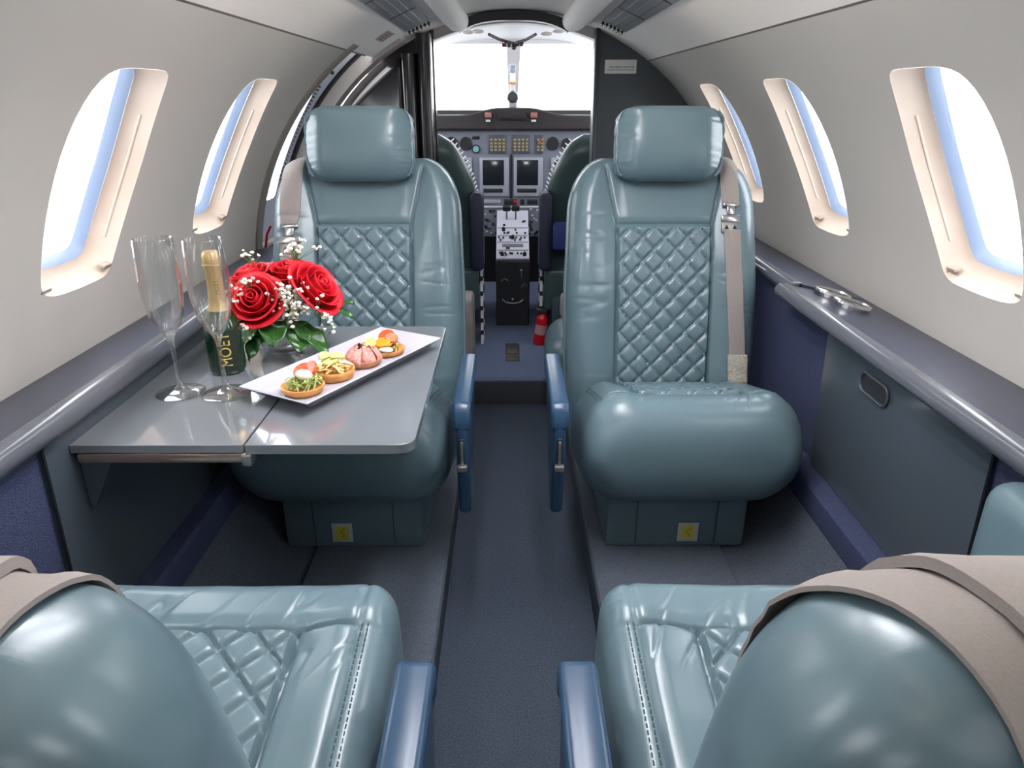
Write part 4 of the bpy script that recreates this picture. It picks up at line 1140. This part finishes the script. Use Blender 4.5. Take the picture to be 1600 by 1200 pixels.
for x0, x1 in ((-.155, -.022), (.0, .133), (-.33, -.19), (.17, .31)):
    b_ = ibox(x0, x1, .605, .775, .010, M_BEZ, 'display_bezel')
    ibox(x0+.014, x1-.022, .655, .765, .0115, M_SCREEN, 'display_screen', b_, .001)
    ibox(x0+.016, x1-.028, .622, .640, .0115, M_DARKP, 'button_strip', b_, .001)
MB().box(-.016, -.006, YI-.004, YI, .58, .79).build('divider_slot', M_DARKP, ip)
# engine gauges block: two dark clusters with coloured readouts
M_AMB = mat('readout_amber', 'b99a6a', .5); M_GRN = mat('readout_green', '9aa27a', .5); M_BLUE = mat('readout_cyan', '7fb0bc', .4)
for (x0, x1) in ((-.115, -.035), (-.010, .072), (.095, .130)):
    b_ = ibox(x0, x1, .792, .872, .006, mat('gauge_cluster', '53565f', .4), 'gauge_cluster')
    g1, g2 = MB(), MB()
    k = 0
    x = x0+.010
    while x < x1-.006:
        for z in (.852, .836, .822, .808):
            (g1 if k % 3 else g2).box(x, x+.011, YI-.008, YI-.005, z-.0045, z+.0045, None, .001); k += 1
        x += .018
    g1.build('gauge_readout', M_AMB, b_); g2.build('gauge_readout', M_GRN, b_)
for x, z, r, m in ((-.170, .812, .017, M_BLUE), (-.215, .835, .026, M_DARKP), (-.28, .835, .026, M_DARKP), (.175, .835, .026, M_DARKP), (.24, .83, .026, M_DARKP), (.115, .840, .012, mat('dial_red', 'a06460', .4))):
    a_ = MB().lathe([(r*1.12, 0), (r*1.12, .006), (r, .008), (0, .006)], 24, (x, YI, z), Matrix.Rotation(PI/2, 4, 'X')).build('round_gauge', M_DARKP, ip)
    MB().lathe([(r*.8, 0), (r*.8, .009), (0, .009)], 24, (x, YI, z), Matrix.Rotation(PI/2, 4, 'X')).build('gauge_face', m, a_)
ibox(-.187, -.153, .853, .868, .005, M_SCREEN, 'small_window')
struct(MB().box(-.70, .70, 3.75, 3.78, .0, .97).build('trim_%d' % tn, mat('firewall_dark', '1e1f22', .8), smooth=False), 'dark bulkhead in the cockpit footwell'); tn += 1
# radio row and switches
for x0, x1, z0, z1, m in ((-.16, -.06, .572, .590, M_BEZ), (-.045, .015, .566, .592, M_DARKP), (.03, .05, .566, .592, M_DARKP), (.062, .11, .568, .592, M_DARKP), (-.16, .13, .553, .560, M_PLASTICW)):
    ibox(x0, x1, z0, z1, .006, m, 'radio_unit')
rd = random.Random(9)
for i in range(46):
    x = rd.uniform(-.16, .14); z = rd.uniform(.43, .545); q = rd.uniform(.003, .007)
    MB().box(x-q, x+q, YI-.008, YI, z-q*.8, z+q*.8).build('toggle_switch', M_DARKP, ip, smooth=False)
for i in range(40):
    x = rd.uniform(-.16, .14); z = rd.uniform(.43, .55); q = rd.uniform(.003, .006)
    MB().box(x-q, x+q, YI-.007, YI, z-q*.6, z+q*.6).build('switch_label', M_PLASTICW, ip, smooth=False)

# centre pedestal
pd = tag(thing_empty('centre_pedestal'), 'black centre pedestal with a light switch panel and throttle levers on top', 'pedestal')
pd.location = (-.006, 2.95, .102)
mb = MB(); mb.prism([(0, 0), (0, .285), (.30, .44), (.38, .44), (.38, 0)], lambda y, z: (-.072, y, z), lambda y, z: (.072, y, z)); mb.build('console_body', M_DARKP, pd, True, 30, bev=.006)
dirv = Vector((0, .30, .155)); Ld = dirv.length; ang = math.atan2(.155, .30)
MX = Matrix.Translation((0, 0, .287)) @ Matrix.Rotation(ang, 4, 'X')
pt_ = MB().box(-.070, .070, .0, Ld, .0, .012, MX, .003).build('control_panel', mat('control_lilac', 'c9c8d6', .45), pd)
g = MB()
for z_ in (.050, .105, .150, .205): MB().box(-.066, .066, z_, z_+.004, .012, .0135, MX).build('panel_slot', mat('slot_grey', '6d6d78', .5), pt_, smooth=False)
MB().box(-.045, .045, .075, .095, .012, .014, MX).build('panel_slot', mat('slot_grey', '6d6d78', .5), pt_, smooth=False)
rd = random.Random(4)
for i in range(30):
    x = rd.uniform(-.060, .060); y = rd.choice([.018, .03, .062, .12, .135, .17, .19, .225, .25]) + rd.uniform(-.003, .003)
    MB().box(x-.004, x+.004, y-.003, y+.003, .012, .020, MX, .001).build('switch', M_DARKP, pt_)
for x, y in ((-.045, .022), (.05, .02), (.0, .135), (-.04, .19)): MB().lathe([(.008, 0), (.008, .012), (.005, .016), (0, .016)], 14, MX @ Vector((x, y, .012)), MX.to_3x3().to_4x4()).build('knob', M_BLACK, pt_)
for x in (-.026, .014):
    MB().tube([MX @ Vector((x, .27, .01)), MX @ Vector((x, .285, .055))], .004, 8).build('throttle_stem', M_STEEL, pd)
    MB().box(x-.018, x+.018, .272, .292, .050, .072, MX, .006).build('throttle_handle', M_BLACK, pd)
g = MB(); g.box(.004, .018, .30, .312, .07, .084, MX, .003); g.build('red_knob', M_RED, pd)
g = MB(); g.tube([(-.05, -.006, .20), (-.035, -.012, .212), (-.02, -.006, .202)], .0035, 6); g.tube([(.038, -.006, .175), (.05, -.012, .19), (.062, -.004, .178)], .0035, 6)
g.tube([(-.045, -.006, .118), (-.03, -.014, .108), (.0, -.016, .104), (.03, -.014, .108), (.045, -.006, .118)], .0035, 6); g.ball((.0, -.014, .122), .006); g.ball((.036, -.006, .245), .006); g.tube([(.036, -.008, .245), (.038, -.008, .215)], .003, 6)
g.build('console_fittings', M_STEEL, pd)

# pilot seats, seen from behind
def pilot_seat(cx, s_, label):
    r = thing('pilot_chair', label, 'seat', (cx, 2.80, .102), 0, 'pilot seats')
    mb = MB()
    H0, H1, Wd = .26, .80, .185
    def outl(v):
        z = H0+(H1-H0)*v; t = max(0, (v-.42)/.58)
        return Wd*(1-.62*t**2.6)**1.0, z
    vs = []; n = 28; m_ = 30; fs = []
    for i in range(m_):
        v = math.sin(i/(m_-1)*PI/2)
        w, z = outl(v); th = .055*math.sqrt(max(.003, 1-max(0, (v-.86)/.14)**2)); 
        w *= (1-.35*max(0, (v-.93)/.07)**2)
        for j in range(n):
            a = 2*PI*j/n; e = .55
            vs.append((w*math.copysign(abs(math.cos(a))**e, math.cos(a)), th*math.copysign(abs(math.sin(a))**e, math.sin(a)) - .06*v, z))
    for i in range(m_-1):
        for j in range(n): fs.append((i*n+j, i*n+(j+1) % n, (i+1)*n+(j+1) % n, (i+1)*n+j))
    fs += [list(range(n))[::-1], list(range((m_-1)*n, m_*n))]
    pyd('backrest', vs, fs, M_LDARK, r, True, 60)
    # laced edge on the aisle side
    g = MB(); h_ = MB()
    for k in range(22):
        v = .35+.6*k/21; w, z = outl(v)
        g.tube([(-s_*(w-.006), -.025-.06*v, z), (-s_*(w+.004), .02-.06*v, z+.008)], .0026, 5)
    g.build('edge_lacing', M_PLASTICW, r)
    MB().box(-.19, .19, .02, .42, .20, .29, None, .03, 4).build('seat_cushion', M_LEATHER, r)
    MB().box(-.15, .15, .0, .36, .015, .20, None, .01).build('seat_base', M_DARKP, r)
    # navy arm pad, folded upright on the aisle side
    MB().box(-s_*.185-.024, -s_*.185+.024, -.16, -.05, .31, .60, None, .018, 4).build('arm_pad', M_NAVY, r)
    MB().box(-.185, .185, -.10, -.04, .14, .30, None, .01).build('lower_back', M_LDARK, r)
    MB().box(-s_*.125-.03, -s_*.125+.03, -.13, -.07, .0, .20, None, .008).build('rear_leg', mat('leg_teal_grey', '33474b', .5), r)
    # perforated metal side frame
    fr = MB().prism([(-.10, .0), (-.08, .25), (-.05, .34), (.02, .34), (.05, .25), (.03, .12), (.06, .0)], lambda y, z: (-s_*.190, y, z), lambda y, z: (-s_*.200, y, z)).build('side_frame', M_PLASTICW, r, True, 40)
    g = MB()
    for y, z, q in ((-.03, .27, .016), (-.02, .21, .018), (-.04, .15, .014), (-.02, .10, .016), (-.05, .05, .012)):
        g.lathe([(q, -.002), (q, .002), (0, .002)], 12, (-s_*.2015, y, z), Matrix.Rotation(PI/2, 4, 'Y'))
        g.lathe([(q, -.002), (q, .002), (0, .002)], 12, (-s_*.1885, y, z), Matrix.Rotation(PI/2, 4, 'Y'))
        g.box(-s_*.195-.006, -s_*.195+.006, -.104, -.098, z-.008, z+.008)
    g.build('frame_hole', M_BLACK, fr)
    return r
pilot_seat(-.325, -1, 'dark green pilot seat on the left of the cockpit, seen from behind')
pilot_seat(.300, 1, 'dark green pilot seat on the right of the cockpit, seen from behind')
bg_ = MB(); bg_.box(.14, .27, 2.60, 2.64, .50, .60, None, .012); tag(bg_.build('cloth_bag', mat('royal_blue', '1c2a66', .7)), 'dark blue cloth bag hanging behind the right pilot seat', 'bag')
# fire extinguisher
fx = thing('fire_extinguisher', 'small red fire extinguisher on the floor beside the right pilot seat', 'extinguisher', (.098, 2.70, .102))
MB().lathe([(0, 0), (.020, 0), (.024, .006), (.024, .105), (.018, .122), (.010, .130)], 28, mtx=Matrix.Rotation(.12, 4, 'Y')).build('cylinder_body', M_RED, fx)
MB().box(-.012, .030, -.014, .014, .128, .150, None, .004).build('valve_head', M_DARKP, fx)
MB().lathe([(.0243, .045), (.0243, .085)], 28, mtx=Matrix.Rotation(.12, 4, 'Y'), cap=False).build('label_band', mat('ext_label', 'bb8888', .4), fx)
# floor hatch
fh = tag(thing_empty('floor_latch'), 'small brown metal latch plate set in the blue forward floor', 'floor latch')
MB().box(-.035, .018, 2.50, 2.70, .100, .1045, None, .001).build('plate', mat('latch_brown', '453f3c', .4), fh)
MB().box(-.030, .013, 2.575, 2.695, .1045, .107, None, .001).build('flap', mat('latch_brown2', '524b47', .35), fh)
# jump seat cushion and taupe box forward of the cabin seats
js = tag(thing_empty('side_cushion'), 'rounded teal leather cushion behind the right cabin seat', 'cushion')
mb = MB(); mb.box(.095, .46, 1.98, 2.30, .12, .36, None, .085, 8); mb.build('cushion_body', M_LEATHER, js)
mb = MB(); mb.box(.16, .40, 2.05, 2.28, .09, .14, None, .01); mb.build('base', M_DARKP, js)
MB().box(.15, .20, 2.25, 2.31, .34, .42, None, .012).build('taupe_pad', M_STRAP, js)
tp = tag(thing_empty('waste_box'), 'upright taupe box behind the left cabin seat', 'box')
MB().box(-.30, -.137, 2.17, 2.30, .235, .43, None, .014, 3).build('box_body', mat('taupe_box', '8d8580', .5, var=(20, '7d7672', .3)), tp)
MB().box(-.28, -.15, 2.18, 2.29, .10, .24, None, .006).build('box_base', M_BLACK, tp)
# ground outside
struct(MB().box(-60, 60, -60, 60, -1.02, -1.0).build('ground', mat('apron_snow', 'e6e8ea', .9), smooth=False), 'pale apron outside')
# blockers: hull below the ledges so that no daylight enters under the floor
for s_ in (-1, 1):
    struct(MB().box(min(s_*.76, s_*.78), max(s_*.76, s_*.78), -1.5, 3.7, -.03, .61).build('trim_%d' % tn, M_WALL, smooth=False), 'outer hull below the ledge'); tn += 1
struct(MB().box(-.78, .78, -1.5, 4.2, -.05, -.025).build('trim_%d' % tn, M_WALL, smooth=False), 'hull bottom'); tn += 1
